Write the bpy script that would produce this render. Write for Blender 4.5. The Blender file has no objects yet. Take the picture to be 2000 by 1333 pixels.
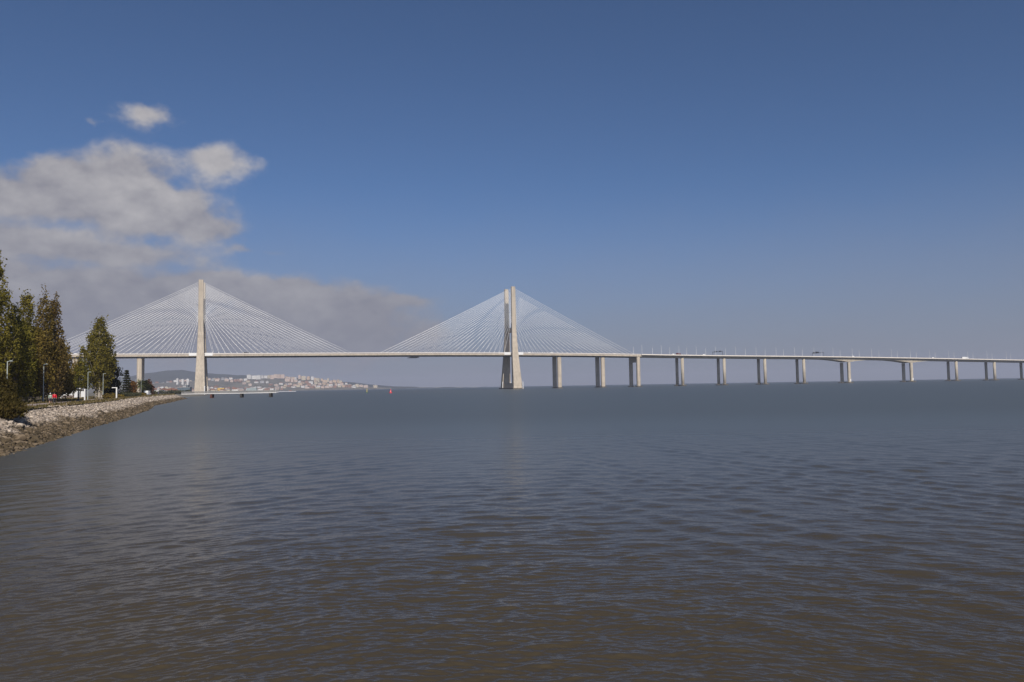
import bpy, math, random
import numpy as np
from mathutils import Vector, Matrix

random.seed(7)
S = bpy.context.scene
COL = S.collection
R = math.radians

# ------------------------------------------------------------------ helpers
def smooth(a, b, x):
    t = np.clip((np.asarray(x, float) - a) / (b - a), 0, 1)
    return t * t * (3 - 2 * t)

class MB:
    """collects geometry, builds ONE mesh object"""
    def __init__(s): s.v = []; s.f = []; s.n = 0
    def add(s, verts, faces):
        verts = [tuple(p) for p in verts]
        s.v += verts; s.f += [tuple(i + s.n for i in q) for q in faces]; s.n += len(verts)
    def hexa(s, b, t):
        s.add(list(b) + list(t), [(3, 2, 1, 0), (4, 5, 6, 7), (0, 1, 5, 4), (1, 2, 6, 5), (2, 3, 7, 6), (3, 0, 4, 7)])
    def box(s, x0, x1, y0, y1, z0, z1):
        s.hexa([(x0, y0, z0), (x1, y0, z0), (x1, y1, z0), (x0, y1, z0)], [(x0, y0, z1), (x1, y0, z1), (x1, y1, z1), (x0, y1, z1)])
    def loft(s, rings, cap=True, closed=True):
        n = len(rings[0]); vs = [p for r in rings for p in r]; fs = []
        for k in range(len(rings) - 1):
            for i in range(n if closed else n - 1):
                j = (i + 1) % n
                fs.append((k * n + i, k * n + j, (k + 1) * n + j, (k + 1) * n + i))
        if cap:
            fs.append(tuple(range(n - 1, -1, -1))); fs.append(tuple(range((len(rings) - 1) * n, len(rings) * n)))
        s.add(vs, fs)
    def tube(s, pts, rad, n=8):
        pts = [Vector(p) for p in pts]
        if not hasattr(rad, '__len__'): rad = [rad] * len(pts)
        rings = []
        for k, p in enumerate(pts):
            d = (pts[min(k + 1, len(pts) - 1)] - pts[max(k - 1, 0)]).normalized()
            a = d.cross(Vector((0, 0, 1)))
            if a.length < 1e-3: a = d.cross(Vector((0, 1, 0)))
            a.normalize(); b = a.cross(d).normalized()
            rings.append([p + (a * math.cos(2 * math.pi * i / n) + b * math.sin(2 * math.pi * i / n)) * rad[k] for i in range(n)])
        s.loft(rings)
    def lathe(s, prof, n=16, c=(0, 0), sx=1, sy=1):
        s.loft([[(c[0] + r * sx * math.cos(2 * math.pi * i / n), c[1] + r * sy * math.sin(2 * math.pi * i / n), z) for i in range(n)] for r, z in prof])
    def ell(s, c, r, n=10, m=6):
        s.loft([[(c[0] + r[0] * math.sin(math.pi * k / m) * math.cos(2 * math.pi * i / n), c[1] + r[1] * math.sin(math.pi * k / m) * math.sin(2 * math.pi * i / n), c[2] - r[2] * math.cos(math.pi * k / m)) for i in range(n)] for k in [0.08] + list(range(1, m)) + [m - 0.08]])
    def build(s, name, mat, parent=None, smoothed=False):
        me = bpy.data.meshes.new(name); me.from_pydata(s.v, [], s.f); me.update()
        return link(name, me, mat, parent, smoothed)

def link(name, me, mat, parent=None, smoothed=False):
    if mat: me.materials.append(mat)
    if smoothed: me.polygons.foreach_set('use_smooth', [True] * len(me.polygons))
    o = bpy.data.objects.new(name, me); COL.objects.link(o)
    if parent: o.parent = parent
    return o

def np_mesh(name, V, F, mat, parent=None, smoothed=False):
    me = bpy.data.meshes.new(name); F = np.asarray(F, np.int32); k = F.shape[1]
    me.vertices.add(len(V)); me.vertices.foreach_set('co', np.asarray(V, np.float32).ravel())
    me.loops.add(F.size); me.loops.foreach_set('vertex_index', F.ravel())
    me.polygons.add(len(F)); me.polygons.foreach_set('loop_start', np.arange(len(F), dtype=np.int32) * k)
    me.update(calc_edges=True); me.validate()
    return link(name, me, mat, parent, smoothed)

def tag(o, label=None, cat=None, group=None, kind=None):
    if label: o['label'] = label
    if cat: o['category'] = cat
    if group: o['group'] = group
    if kind: o['kind'] = kind
    return o
def empty(name, loc, rz=0.0):
    o = bpy.data.objects.new(name, None); COL.objects.link(o); o.location = loc; o.rotation_euler = (0, 0, rz); o.empty_display_size = .5
    return o
def copy_tree(o, parent=None):
    c = o.copy(); COL.objects.link(c)
    if parent: c.parent = parent
    for ch in list(o.children): copy_tree(ch, c)
    return c

# ------------------------------------------------------------------ materials
def N(nt, t, **kw):
    n = nt.nodes.new(t)
    for k, v in kw.items():
        if k.startswith('i_'):
            key = k[2:]; key = int(key) if key.isdigit() else key
            n.inputs[key].default_value = v
        else: setattr(n, k, v)
    return n
def M(name, col, rough=.7, var=.15, scale=2.0, spec=.3, metal=0, stretch=(1, 1, 1), bump=0, detail=4):
    m = bpy.data.materials.new(name); m.use_nodes = True; nt = m.node_tree; b = nt.nodes['Principled BSDF']
    b.inputs['Roughness'].default_value = rough; b.inputs['Specular IOR Level'].default_value = spec; b.inputs['Metallic'].default_value = metal
    tc = N(nt, 'ShaderNodeTexCoord'); mp = N(nt, 'ShaderNodeMapping'); mp.inputs['Scale'].default_value = stretch
    nz = N(nt, 'ShaderNodeTexNoise', i_Scale=scale, i_Detail=detail, i_Roughness=.6)
    rp = N(nt, 'ShaderNodeMapRange'); rp.inputs['From Min'].default_value = .3; rp.inputs['From Max'].default_value = .7
    rp.inputs['To Min'].default_value = 1 - var; rp.inputs['To Max'].default_value = 1 + var
    mx = N(nt, 'ShaderNodeVectorMath', operation='SCALE'); mx.inputs[0].default_value = col
    nt.links.new(tc.outputs['Object'], mp.inputs[0]); nt.links.new(mp.outputs[0], nz.inputs['Vector']); nt.links.new(nz.outputs[0], rp.inputs[0])
    nt.links.new(rp.outputs[0], mx.inputs['Scale']); nt.links.new(mx.outputs[0], b.inputs['Base Color'])
    if bump:
        bp = N(nt, 'ShaderNodeBump', i_Strength=bump, i_Distance=.1); nt.links.new(nz.outputs[0], bp.inputs['Height']); nt.links.new(bp.outputs[0], b.inputs['Normal'])
    return m
def leaf_mat(name, cols, trans=.45):
    m = bpy.data.materials.new(name); m.use_nodes = True; nt = m.node_tree; nt.nodes.remove(nt.nodes['Principled BSDF'])
    out = nt.nodes['Material Output']; g = N(nt, 'ShaderNodeNewGeometry'); cr = N(nt, 'ShaderNodeValToRGB'); cr.color_ramp.interpolation = 'LINEAR'
    tc = N(nt, 'ShaderNodeTexCoord'); nz = N(nt, 'ShaderNodeTexNoise', i_Scale=.45, i_Detail=3.0)
    ad = N(nt, 'ShaderNodeMath', operation='MULTIPLY_ADD'); ad.inputs[1].default_value = .5
    m2 = N(nt, 'ShaderNodeMapRange'); m2.inputs['From Min'].default_value = .35; m2.inputs['From Max'].default_value = .65; m2.inputs['To Max'].default_value = .5
    nt.links.new(tc.outputs['Object'], nz.inputs['Vector']); nt.links.new(nz.outputs[0], m2.inputs[0])
    nt.links.new(g.outputs['Random Per Island'], ad.inputs[0]); nt.links.new(m2.outputs[0], ad.inputs[2]); nt.links.new(ad.outputs[0], cr.inputs[0])
    while len(cr.color_ramp.elements) < len(cols): cr.color_ramp.elements.new(.5)
    for i, c in enumerate(cols):
        cr.color_ramp.elements[i].position = i / (len(cols) - 1); cr.color_ramp.elements[i].color = (*c, 1)
    d = N(nt, 'ShaderNodeBsdfDiffuse'); t = N(nt, 'ShaderNodeBsdfTranslucent'); mx = N(nt, 'ShaderNodeMixShader', i_0=trans)
    nt.links.new(cr.outputs[0], d.inputs[0]); nt.links.new(cr.outputs[0], t.inputs[0]); nt.links.new(d.outputs[0], mx.inputs[1]); nt.links.new(t.outputs[0], mx.inputs[2]); nt.links.new(mx.outputs[0], out.inputs[0])
    return m

def concrete(name, col):
    m = M(name, col, .85, .12, .22, stretch=(1, 1, .18), detail=6); t = m.node_tree; b = t.nodes['Principled BSDF']; K = t.links.new
    src = b.inputs['Base Color'].links[0].from_socket; tc = N(t, 'ShaderNodeTexCoord'); sx = N(t, 'ShaderNodeSeparateXYZ'); K(tc.outputs['Object'], sx.inputs[0])
    mp = N(t, 'ShaderNodeMapping'); mp.inputs['Scale'].default_value = (1.3, 1.3, .03); K(tc.outputs['Object'], mp.inputs[0])
    st = N(t, 'ShaderNodeTexNoise', i_Scale=1.0, i_Detail=4.0); K(mp.outputs[0], st.inputs['Vector'])                  # rain streaks
    r1 = N(t, 'ShaderNodeMapRange'); K(st.outputs[0], r1.inputs[0]); r1.inputs[1].default_value = .35; r1.inputs[2].default_value = .7; r1.inputs[3].default_value = 1.07; r1.inputs[4].default_value = .78
    z4 = N(t, 'ShaderNodeMath', operation='MULTIPLY', i_1=.25); K(sx.outputs[2], z4.inputs[0]); fl = N(t, 'ShaderNodeMath', operation='FLOOR'); K(z4.outputs[0], fl.inputs[0])
    wn = N(t, 'ShaderNodeTexWhiteNoise', noise_dimensions='1D'); K(fl.outputs[0], wn.inputs['W'])                         # pour lifts of slightly different tone
    r2 = N(t, 'ShaderNodeMapRange'); K(wn.outputs[0], r2.inputs[0]); r2.inputs[3].default_value = .93; r2.inputs[4].default_value = 1.05
    n3 = N(t, 'ShaderNodeTexNoise', i_Scale=.5, i_Detail=3.0); K(tc.outputs['Object'], n3.inputs['Vector'])
    zz = N(t, 'ShaderNodeMath', operation='MULTIPLY_ADD', i_1=-1.6); K(n3.outputs[0], zz.inputs[0]); K(sx.outputs[2], zz.inputs[2])
    r3 = N(t, 'ShaderNodeMapRange'); K(zz.outputs[0], r3.inputs[0]); r3.inputs[1].default_value = .1; r3.inputs[2].default_value = .9; r3.inputs[3].default_value = .22; r3.inputs[4].default_value = 1.0   # wet weedy tide band
    p1 = N(t, 'ShaderNodeMath', operation='MULTIPLY'); K(r1.outputs[0], p1.inputs[0]); K(r2.outputs[0], p1.inputs[1]); p2 = N(t, 'ShaderNodeMath', operation='MULTIPLY'); K(p1.outputs[0], p2.inputs[0]); K(r3.outputs[0], p2.inputs[1])
    sc = N(t, 'ShaderNodeVectorMath', operation='SCALE'); K(src, sc.inputs[0]); K(p2.outputs[0], sc.inputs['Scale']); K(sc.outputs[0], b.inputs['Base Color']); return m
CONC = concrete('concrete', (.485, .415, .33)); CONC2 = concrete('viaduct_concrete', (.48, .42, .335))
PARA = M('pale_parapet', (.68, .62, .56), .7, .06, .1)
WHITE = M('white_paint', (.78, .77, .76), .5, .04, 1)
SHEATH = M('white_cable_sheath', (.82, .81, .80), .45, .03, .1)
STEEL = M('galvanised_steel', (.62, .63, .65), .45, .08, 3, spec=.5)
DARK = M('dark_steel', (.035, .04, .05), .5, .15, 2)
DARKSTEEL = M('shaded_grey_steel', (.10, .105, .11), .7, .12, .5)  # dark tone carries the shade under the deck in its colour
GLASS = M('dark_glass', (.02, .025, .03), .1, .05, 1, spec=.6)
RUBBER = M('black_rubber', (.02, .02, .02), .8, .1, 3)
BARK = M('grey_bark', (.16, .13, .10), .9, .3, 3, stretch=(1, 1, .3))
PALEBARK = M('pale_bark', (.34, .30, .25), .9, .25, 2, stretch=(1, 1, .4))
WOOD = M('weathered_wood', (.22, .18, .14), .85, .2, 4)

# ------------------------------------------------------------------ camera
cam = bpy.data.cameras.new('camera'); co = bpy.data.objects.new('camera', cam); COL.objects.link(co); S.camera = co
cam.sensor_width = 36; cam.lens = 27.99; cam.clip_start = .1; cam.clip_end = 60000
pitch = R(3.2427); roll = R(.9625)
f_ = Vector((0, math.cos(pitch), math.sin(pitch))); r0 = Vector((1, 0, 0)); u0 = Vector((0, -math.sin(pitch), math.cos(pitch)))
r_ = r0 * math.cos(roll) - u0 * math.sin(roll); u_ = r0 * math.sin(roll) + u0 * math.cos(roll)
co.matrix_world = Matrix(((r_.x, u_.x, -f_.x, 0), (r_.y, u_.y, -f_.y, 0), (r_.z, u_.z, -f_.z, 4.0), (0, 0, 0, 1)))

# ------------------------------------------------------------------ sun, sky, clouds
PHI = R(17.2); SUN_EL = R(35)
to_sun = Vector((math.sin(PHI) * math.cos(SUN_EL), -math.cos(PHI) * math.cos(SUN_EL), math.sin(SUN_EL)))
sl = bpy.data.lights.new('sun', 'SUN'); sl.energy = 4.2; sl.angle = R(.53); sl.color = (1, .94, .85)
so = bpy.data.objects.new('sun', sl); COL.objects.link(so); so.rotation_euler = to_sun.to_track_quat('Z', 'Y').to_euler(); so.location = (0, -50, 80)

W = bpy.data.worlds.new('World'); S.world = W; W.use_nodes = True; nt = W.node_tree; bg = nt.nodes['Background']; L = nt.links.new
sky = N(nt, 'ShaderNodeTexSky'); sky.sky_type = 'NISHITA'; sky.sun_disc = False; sky.sun_elevation = SUN_EL; sky.sun_rotation = math.pi - PHI
sky.air_density = .7; sky.dust_density = 1.0; sky.ozone_density = 7.0; sky.altitude = 0
SKY_STRENGTH = .078
tc = N(nt, 'ShaderNodeTexCoord'); sp = N(nt, 'ShaderNodeSeparateXYZ'); L(tc.outputs['Generated'], sp.inputs[0])
def mth(op, a, b=None, c=None):
    n = nt.nodes.new('ShaderNodeMath'); n.operation = op
    for i, x in enumerate((a, b, c)):
        if x is None: continue
        if isinstance(x, (int, float)): n.inputs[i].default_value = x
        else: L(x, n.inputs[i])
    return n.outputs[0]
az = mth('MULTIPLY', mth('ARCTAN2', sp.outputs[0], sp.outputs[1]), 57.29578)
el = mth('MULTIPLY', mth('ARCSINE', sp.outputs[2]), 57.29578)
cv = N(nt, 'ShaderNodeCombineXYZ'); L(az, cv.inputs[0]); L(el, cv.inputs[1])
def noise(scale, stretch, det, off=0.0, rough=.55):
    mp = N(nt, 'ShaderNodeMapping'); mp.inputs['Scale'].default_value = stretch; mp.inputs['Location'].default_value = (off, off * .7, off * .3); L(cv.outputs[0], mp.inputs[0])
    nz = N(nt, 'ShaderNodeTexNoise', i_Scale=scale, i_Detail=det, i_Roughness=rough); L(mp.outputs[0], nz.inputs['Vector']); return nz
n1 = noise(.36, (1, 1.25, 1), 6, 3.1, .5); n2 = noise(.16, (1, 2.2, 1), 5, 9.0); n3 = noise(.9, (1, 1.6, 1), 6, 5.5)
n1b = noise(.36, (1, 1.25, 1), 6, 3.1, .5); n1b.inputs['Vector'].links[0].from_node.inputs['Location'].default_value = (3.1 + .10, 3.1 * .7 + .9, .93)
n3b = noise(.9, (1, 1.6, 1), 6, 5.5); n3b.inputs['Vector'].links[0].from_node.inputs['Location'].default_value = (5.5 + .08, 5.5 * .7 + .40, 1.65)
nw = noise(.35, (1, 1.3, 1), 4, 14.0)
wv = N(nt, 'ShaderNodeVectorMath', operation='SUBTRACT'); L(nw.outputs['Color'], wv.inputs[0]); wv.inputs[1].default_value = (.5, .5, .5)
ws = N(nt, 'ShaderNodeVectorMath', operation='MULTIPLY'); L(wv.outputs[0], ws.inputs[0]); ws.inputs[1].default_value = (3.2, 1.6, 0)
pc = N(nt, 'ShaderNodeVectorMath', operation='ADD'); L(cv.outputs[0], pc.inputs[0]); L(ws.outputs[0], pc.inputs[1])
# cloud lobes: azimuth, elevation, half-widths (degrees), weight, brightness
LOBES = [(-25.0, 17.7, 1.75, .85, 1.15, 1.0), (-28.1, 17.3, .45, .3, .55, .5),
 (-20.3, 15.3, 2.7, 1.0, 1.25, 1.0), (-25.6, 14.4, 2.4, 1.7, 1.05, .55), (-29.3, 13.6, 2.5, 1.2, 1.05, .6), (-25.0, 12.6, 3.0, 1.5, 1.1, .95),
 (-23.2, 12.0, 3.2, 1.5, .95, .65), (-29.0, 12.0, 4.8, 1.5, .95, .55), (-34.0, 12.0, 3.4, 1.5, .95, .4), (-20.6, 10.6, 2.4, .8, 1.0, .6), (-18.0, 9.6, 2.2, .25, .55, .3),
 (-32.5, 9.4, 3.8, .75, 1.05, 1.0), (-26.0, 9.0, 5.0, .75, .8, .5), (-27.0, 6.5, 9.0, 1.4, .9, .25), (-21.5, 7.2, 3.2, .8, .9, .9), (-35.0, 6.0, 7.0, 2.5, 1.0, .3),
 (-26.0, 3.6, 9.0, 2.6, 1.0, .1), (-16.2, 6.9, 2.9, 1.0, 1.1, .8), (-12.0, 5.9, 4.2, 1.25, 1.0, .45), (-14.0, 4.0, 8.0, 1.6, .9, .1), (-7.5, 6.2, 2.2, .5, .7, .5), (-10.0, 2.6, 9, 1.6, .55, .05), (-31, 9.6, 11, 3.2, .30, .4), (-12, 5.0, 9, 2.4, .25, .3)]
dens = None; brt = None
for (a, e, ra, re, w, b) in LOBES:
    d = N(nt, 'ShaderNodeVectorMath', operation='SUBTRACT'); L(pc.outputs[0], d.inputs[0]); d.inputs[1].default_value = (a, e, 0)
    q = N(nt, 'ShaderNodeVectorMath', operation='MULTIPLY'); L(d.outputs[0], q.inputs[0]); q.inputs[1].default_value = (1 / ra, 1 / re, 0)
    dd = N(nt, 'ShaderNodeVectorMath', operation='DOT_PRODUCT'); L(q.outputs[0], dd.inputs[0]); L(q.outputs[0], dd.inputs[1])
    g = mth('MULTIPLY', mth('EXPONENT', mth('MULTIPLY', dd.outputs['Value'], -1.0)), w)
    dens = g if dens is None else mth('ADD', dens, g)
    gb = mth('MULTIPLY', g, b); brt = gb if brt is None else mth('ADD', brt, gb)
shape = mth('ADD', dens, mth('MULTIPLY', mth('SUBTRACT', n1.outputs[0], .5), 1.5))
shape = mth('ADD', shape, mth('MULTIPLY', mth('SUBTRACT', n3.outputs[0], .5), .45))
mr = N(nt, 'ShaderNodeMapRange', interpolation_type='SMOOTHSTEP'); L(shape, mr.inputs[0]); mr.inputs[1].default_value = .22; mr.inputs[2].default_value = 1.12
gate = N(nt, 'ShaderNodeMapRange', interpolation_type='SMOOTHSTEP'); L(dens, gate.inputs[0]); gate.inputs[1].default_value = .12; gate.inputs[2].default_value = .4
cover = mth('MULTIPLY', mth('MULTIPLY', mr.outputs[0], gate.outputs[0]), .90)
br2 = mth('DIVIDE', brt, mth('MAXIMUM', dens, .05))
br3 = mth('ADD', mth('MULTIPLY', br2, .60), mth('MULTIPLY', mth('SUBTRACT', n1.outputs[0], .42), .6))
br3 = mth('ADD', br3, mth('MULTIPLY', mth('SUBTRACT', n1.outputs[0], n1b.outputs[0]), 1.35))  # offset noise difference paints sunlit and shaded relief into the clouds
br3 = mth('ADD', br3, mth('MULTIPLY', mth('SUBTRACT', n3.outputs[0], n3b.outputs[0]), .3))
br3 = mth('ADD', br3, mth('MULTIPLY', mth('SUBTRACT', n2.outputs[0], .5), .7))
br3 = mth('ADD', br3, .06)
cr = N(nt, 'ShaderNodeValToRGB'); L(br3, cr.inputs[0])
cr.color_ramp.elements[0].position = 0; cr.color_ramp.elements[0].color = (.27, .26, .285, 1); cr.color_ramp.elements[1].position = 1; cr.color_ramp.elements[1].color = (.52, .495, .49, 1)
skc = N(nt, 'ShaderNodeVectorMath', operation='SCALE'); L(sky.outputs[0], skc.inputs[0]); skc.inputs['Scale'].default_value = SKY_STRENGTH
mix = N(nt, 'ShaderNodeMixRGB'); L(cover, mix.inputs[0]); L(skc.outputs[0], mix.inputs[1]); L(cr.outputs[0], mix.inputs[2])
bank = N(nt, 'ShaderNodeMapRange', interpolation_type='SMOOTHSTEP'); L(mth('ADD', el, mth('MULTIPLY', mth('SUBTRACT', n2.outputs[0], .5), 2.0)), bank.inputs[0])
bank.inputs[1].default_value = 15.0; bank.inputs[2].default_value = 0; bank.inputs[3].default_value = 0; bank.inputs[4].default_value = .80
mixb = N(nt, 'ShaderNodeMixRGB'); L(bank.outputs[0], mixb.inputs[0]); L(mix.outputs[0], mixb.inputs[1]); mixb.inputs[2].default_value = (.222, .228, .285, 1)
L(mixb.outputs[0], bg.inputs[0]); bg.inputs[1].default_value = 1.0
W.cycles.sampling_method = 'MANUAL'; W.cycles.sample_map_resolution = 512

# ------------------------------------------------------------------ haze: real air round the whole scene
hm = bpy.data.materials.new('haze_air'); hm.use_nodes = True; h = hm.node_tree; h.nodes.remove(h.nodes['Principled BSDF'])
pv = N(h, 'ShaderNodeVolumePrincipled'); pv.inputs['Color'].default_value = (.62, .655, .79, 1); pv.inputs['Density'].default_value = 1.1e-4; pv.inputs['Anisotropy'].default_value = 0.0
h.links.new(pv.outputs[0], h.nodes['Material Output'].inputs['Volume'])
mb = MB(); mb.box(-13000, 13000, -400, 15500, -4, 205); tag(mb.build('haze', hm), kind='stuff')

# ------------------------------------------------------------------ coast line
COAST = [(-6, -60), (-14, 0), (-25, 30), (-33.1, 51.6), (-38.8, 67.1), (-45.5, 84.3), (-50.8, 98), (-60.3, 124), (-81.4, 178.2), (-106, 235), (-125.5, 290), (-148, 351), (-166, 400), (-182, 445), (-192, 466), (-200, 470.5), (-212, 474),
         (-228, 498), (-250, 580), (-272, 680), (-330, 850), (-420, 1000), (-470, 1120), (-590, 1500), (-760, 2200), (-980, 3200), (-1060, 3800), (-900, 4300), (-720, 4800), (-980, 5600)]
NEAR_N = 16
def resample(pts, step):
    out = [Vector(pts[0])]
    for a, b in zip(pts[:-1], pts[1:]):
        a = Vector(a); b = Vector(b); n = max(1, int((b - a).length / step))
        out += [a.lerp(b, (i + 1) / n) for i in range(n)]
    return out
shore = resample(COAST[:NEAR_N], 4.0)
for _ in range(3): shore = [shore[0]] + [(shore[i - 1] + shore[i] * 2 + shore[i + 1]) / 4 for i in range(1, len(shore) - 1)] + [shore[-1]]
rs = random.Random(3)
shore_n = []
for i in range(len(shore)):
    d = (shore[min(i + 1, len(shore) - 1)] - shore[max(i - 1, 0)]).normalized(); shore_n.append(Vector((-d.y, d.x)))
SLOPE_W = 6.0; GZ = 2.4
def shore_at(y):
    for i in range(len(shore) - 1):
        if shore[i].y <= y <= shore[i + 1].y:
            t = (y - shore[i].y) / max(1e-6, shore[i + 1].y - shore[i].y); return shore[i].lerp(shore[i + 1], t), shore_n[i]
    return shore[-1], shore_n[-1]

# ------------------------------------------------------------------ water
def build_water():
    rng = np.random.default_rng(5)
    inv = np.concatenate([np.arange(1 / 4.2, 1 / 9., -3e-4), np.arange(1 / 9., 1 / 24., -1.45e-4), np.arange(1 / 24., 1 / 150., -1.5e-4)]); D = 1 / inv
    D = np.concatenate([D, np.geomspace(155, 15000, 60)])
    A = np.radians(np.concatenate([np.linspace(-88, -62, 40), np.linspace(-61, -42.2, 110), np.linspace(-42, 42, 1000), np.linspace(42.2, 61, 110), np.linspace(62, 88, 40)]))
    DD, AA = np.meshgrid(D, A, indexing='ij'); X = DD * np.tan(np.clip(AA, -1.3, 1.3)) * np.cos(np.clip(np.abs(AA) - .75, 0, 2)); Y = DD.copy()
    dD = np.gradient(D)[:, None] * np.ones_like(X); dX = np.abs(np.gradient(X, axis=1)) + 1e-6
    Z = np.zeros_like(X)
    k = 0
    def comp(lam, th, slope, w=1.0):
        nonlocal Z
        kx = 2 * math.pi / lam * math.cos(th); ky = 2 * math.pi / lam * math.sin(th)
        att = smooth(2.2, 5.0, lam / np.maximum(np.abs(math.sin(th)) * dD, dX * abs(math.cos(th)) + 1e-9))
        Z += w * att * slope * lam / (2 * math.pi) * np.sin(kx * X + ky * Y + rng.uniform(0, 6.283))
    brg = X / Y; ql = 1 - smooth(-.5, .02, brg); qr = smooth(-.02, .5, brg); qc = 1 - .72 * (ql + qr)
    gust = .92 + .30 * np.sin(X * .19 + .8 * np.sin(Y * .07) + 1.1) * np.sin(Y * .11 + .6 * np.sin(X * .13)) + .22 * np.sin(X * .05 - Y * .034 + 2.0)
    def band(n, l0, l1, th0, spread, slope, w):                      # wind ripples; crests fan out from across the view to oblique at the sides
        for i in range(n): comp(float(np.exp(rng.uniform(math.log(l0), math.log(l1)))), th0 + rng.normal(0, spread), slope, w * gust)
    for th0, w, k in ((R(90), qc, 1.0), (R(119), ql, .85), (R(62), qr, .85)):
        band(int(64 * k), .075, .36, th0, .26, .027, w); band(int(54 * k), .36, 1.4, th0, .42, .0118, w)
    band(26, 1.3, 3.4, R(90), .6, .0046, 1.0)
    wl = 1 - smooth(-7, 3, X + .12 * (Y - 14)); wr = smooth(-4, 6, X - .1 * (Y - 14))
    for i in range(6):                                               # longer oblique wavelets
        comp(rng.uniform(.9, 1.9), R(-47) + rng.normal(0, .09), .019, wl)
        comp(rng.uniform(.9, 1.8), R(24) + rng.normal(0, .09), .024, wr)
    V = np.stack([X, Y, Z], -1).reshape(-1, 3); n = len(A); m = len(D)
    I = (np.arange(m - 1)[:, None] * n + np.arange(n - 1)[None]).ravel()
    F = np.stack([I, I + 1, I + n + 1, I + n], -1)
    # a flat sheet for the water beside and behind the viewer
    mt = bpy.data.materials.new('estuary_water'); mt.use_nodes = True; t = mt.node_tree; b = t.nodes['Principled BSDF']; K = t.links.new
    b.inputs['IOR'].default_value = 1.333; b.inputs['Roughness'].default_value = .12; b.inputs['Specular IOR Level'].default_value = .28; b.inputs['Specular Tint'].default_value = (1, .92, .75, 1)
    g = N(t, 'ShaderNodeNewGeometry')
    # silt: slow drifts of lighter and darker turbid water
    sx = N(t, 'ShaderNodeSeparateXYZ'); K(g.outputs['Position'], sx.inputs[0])
    # open water offshore is wind roughened, the water by the bank is calmer
    rr_ = N(t, 'ShaderNodeMapRange', interpolation_type='SMOOTHSTEP'); K(sx.outputs[1], rr_.inputs[0]); rr_.inputs[1].default_value = 9; rr_.inputs[2].default_value = 120; rr_.inputs[3].default_value = .19; rr_.inputs[4].default_value = .37; K(rr_.outputs[0], b.inputs['Roughness'])
    n0 = N(t, 'ShaderNodeTexNoise', i_Scale=.05, i_Detail=4.0); mp0 = N(t, 'ShaderNodeMapping'); mp0.inputs['Scale'].default_value = (1, .45, 1); K(g.outputs['Position'], mp0.inputs[0]); K(mp0.outputs[0], n0.inputs['Vector'])
    c0 = N(t, 'ShaderNodeMixRGB'); c0.inputs[1].default_value = (.056, .043, .025, 1); c0.inputs[2].default_value = (.072, .057, .037, 1); K(n0.outputs[0], c0.inputs[0])
    # brown silt by the bank; offshore blue grey also holds sky reflection as colour
    ch = N(t, 'ShaderNodeMapRange', interpolation_type='SMOOTHSTEP'); K(sx.outputs[1], ch.inputs[0]); ch.inputs[1].default_value = 6; ch.inputs[2].default_value = 85
    c1 = N(t, 'ShaderNodeMixRGB'); K(ch.outputs[0], c1.inputs[0]); K(c0.outputs[0], c1.inputs[1]); c1.inputs[2].default_value = (.082, .092, .090, 1); K(c1.outputs[0], b.inputs['Base Color'])
    # fine ripples tilt the normal; calmer and rougher patches (cat's paws)
    mp1 = N(t, 'ShaderNodeMapping'); mp1.inputs['Scale'].default_value = (1, 1.9, 1); K(g.outputs['Position'], mp1.inputs[0])
    na = N(t, 'ShaderNodeTexNoise', i_Scale=12.0, i_Detail=2.0, i_Roughness=.6); nb = N(t, 'ShaderNodeTexNoise', i_Scale=.028, i_Detail=3.0)
    mp2 = N(t, 'ShaderNodeMapping'); mp2.inputs['Scale'].default_value = (.35, 1, 1); K(g.outputs['Position'], mp2.inputs[0]); K(mp2.outputs[0], nb.inputs['Vector'])
    K(mp1.outputs[0], na.inputs['Vector'])
    s1 = N(t, 'ShaderNodeVectorMath', operation='SUBTRACT'); s1.inputs[1].default_value = (.5, .5, .5); K(na.outputs['Color'], s1.inputs[0])
    s2 = N(t, 'ShaderNodeVectorMath', operation='MULTIPLY'); s2.inputs[1].default_value = (.16, .30, 0); K(s1.outputs[0], s2.inputs[0])
    pm = N(t, 'ShaderNodeMapRange'); pm.inputs['From Min'].default_value = .35; pm.inputs['From Max'].default_value = .65; pm.inputs['To Min'].default_value = .7; pm.inputs['To Max'].default_value = 1.15; K(nb.outputs[0], pm.inputs[0])
    s3 = N(t, 'ShaderNodeVectorMath', operation='SCALE'); K(s2.outputs[0], s3.inputs[0]); K(pm.outputs[0], s3.inputs['Scale'])
    s4 = N(t, 'ShaderNodeVectorMath', operation='ADD'); K(g.outputs['Normal'], s4.inputs[0]); K(s3.outputs[0], s4.inputs[1])
    s5 = N(t, 'ShaderNodeVectorMath', operation='NORMALIZE'); K(s4.outputs[0], s5.inputs[0]); K(s5.outputs[0], b.inputs['Normal'])
    tag(np_mesh('water', V, F, mt, smoothed=True), kind='structure')
build_water()

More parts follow.
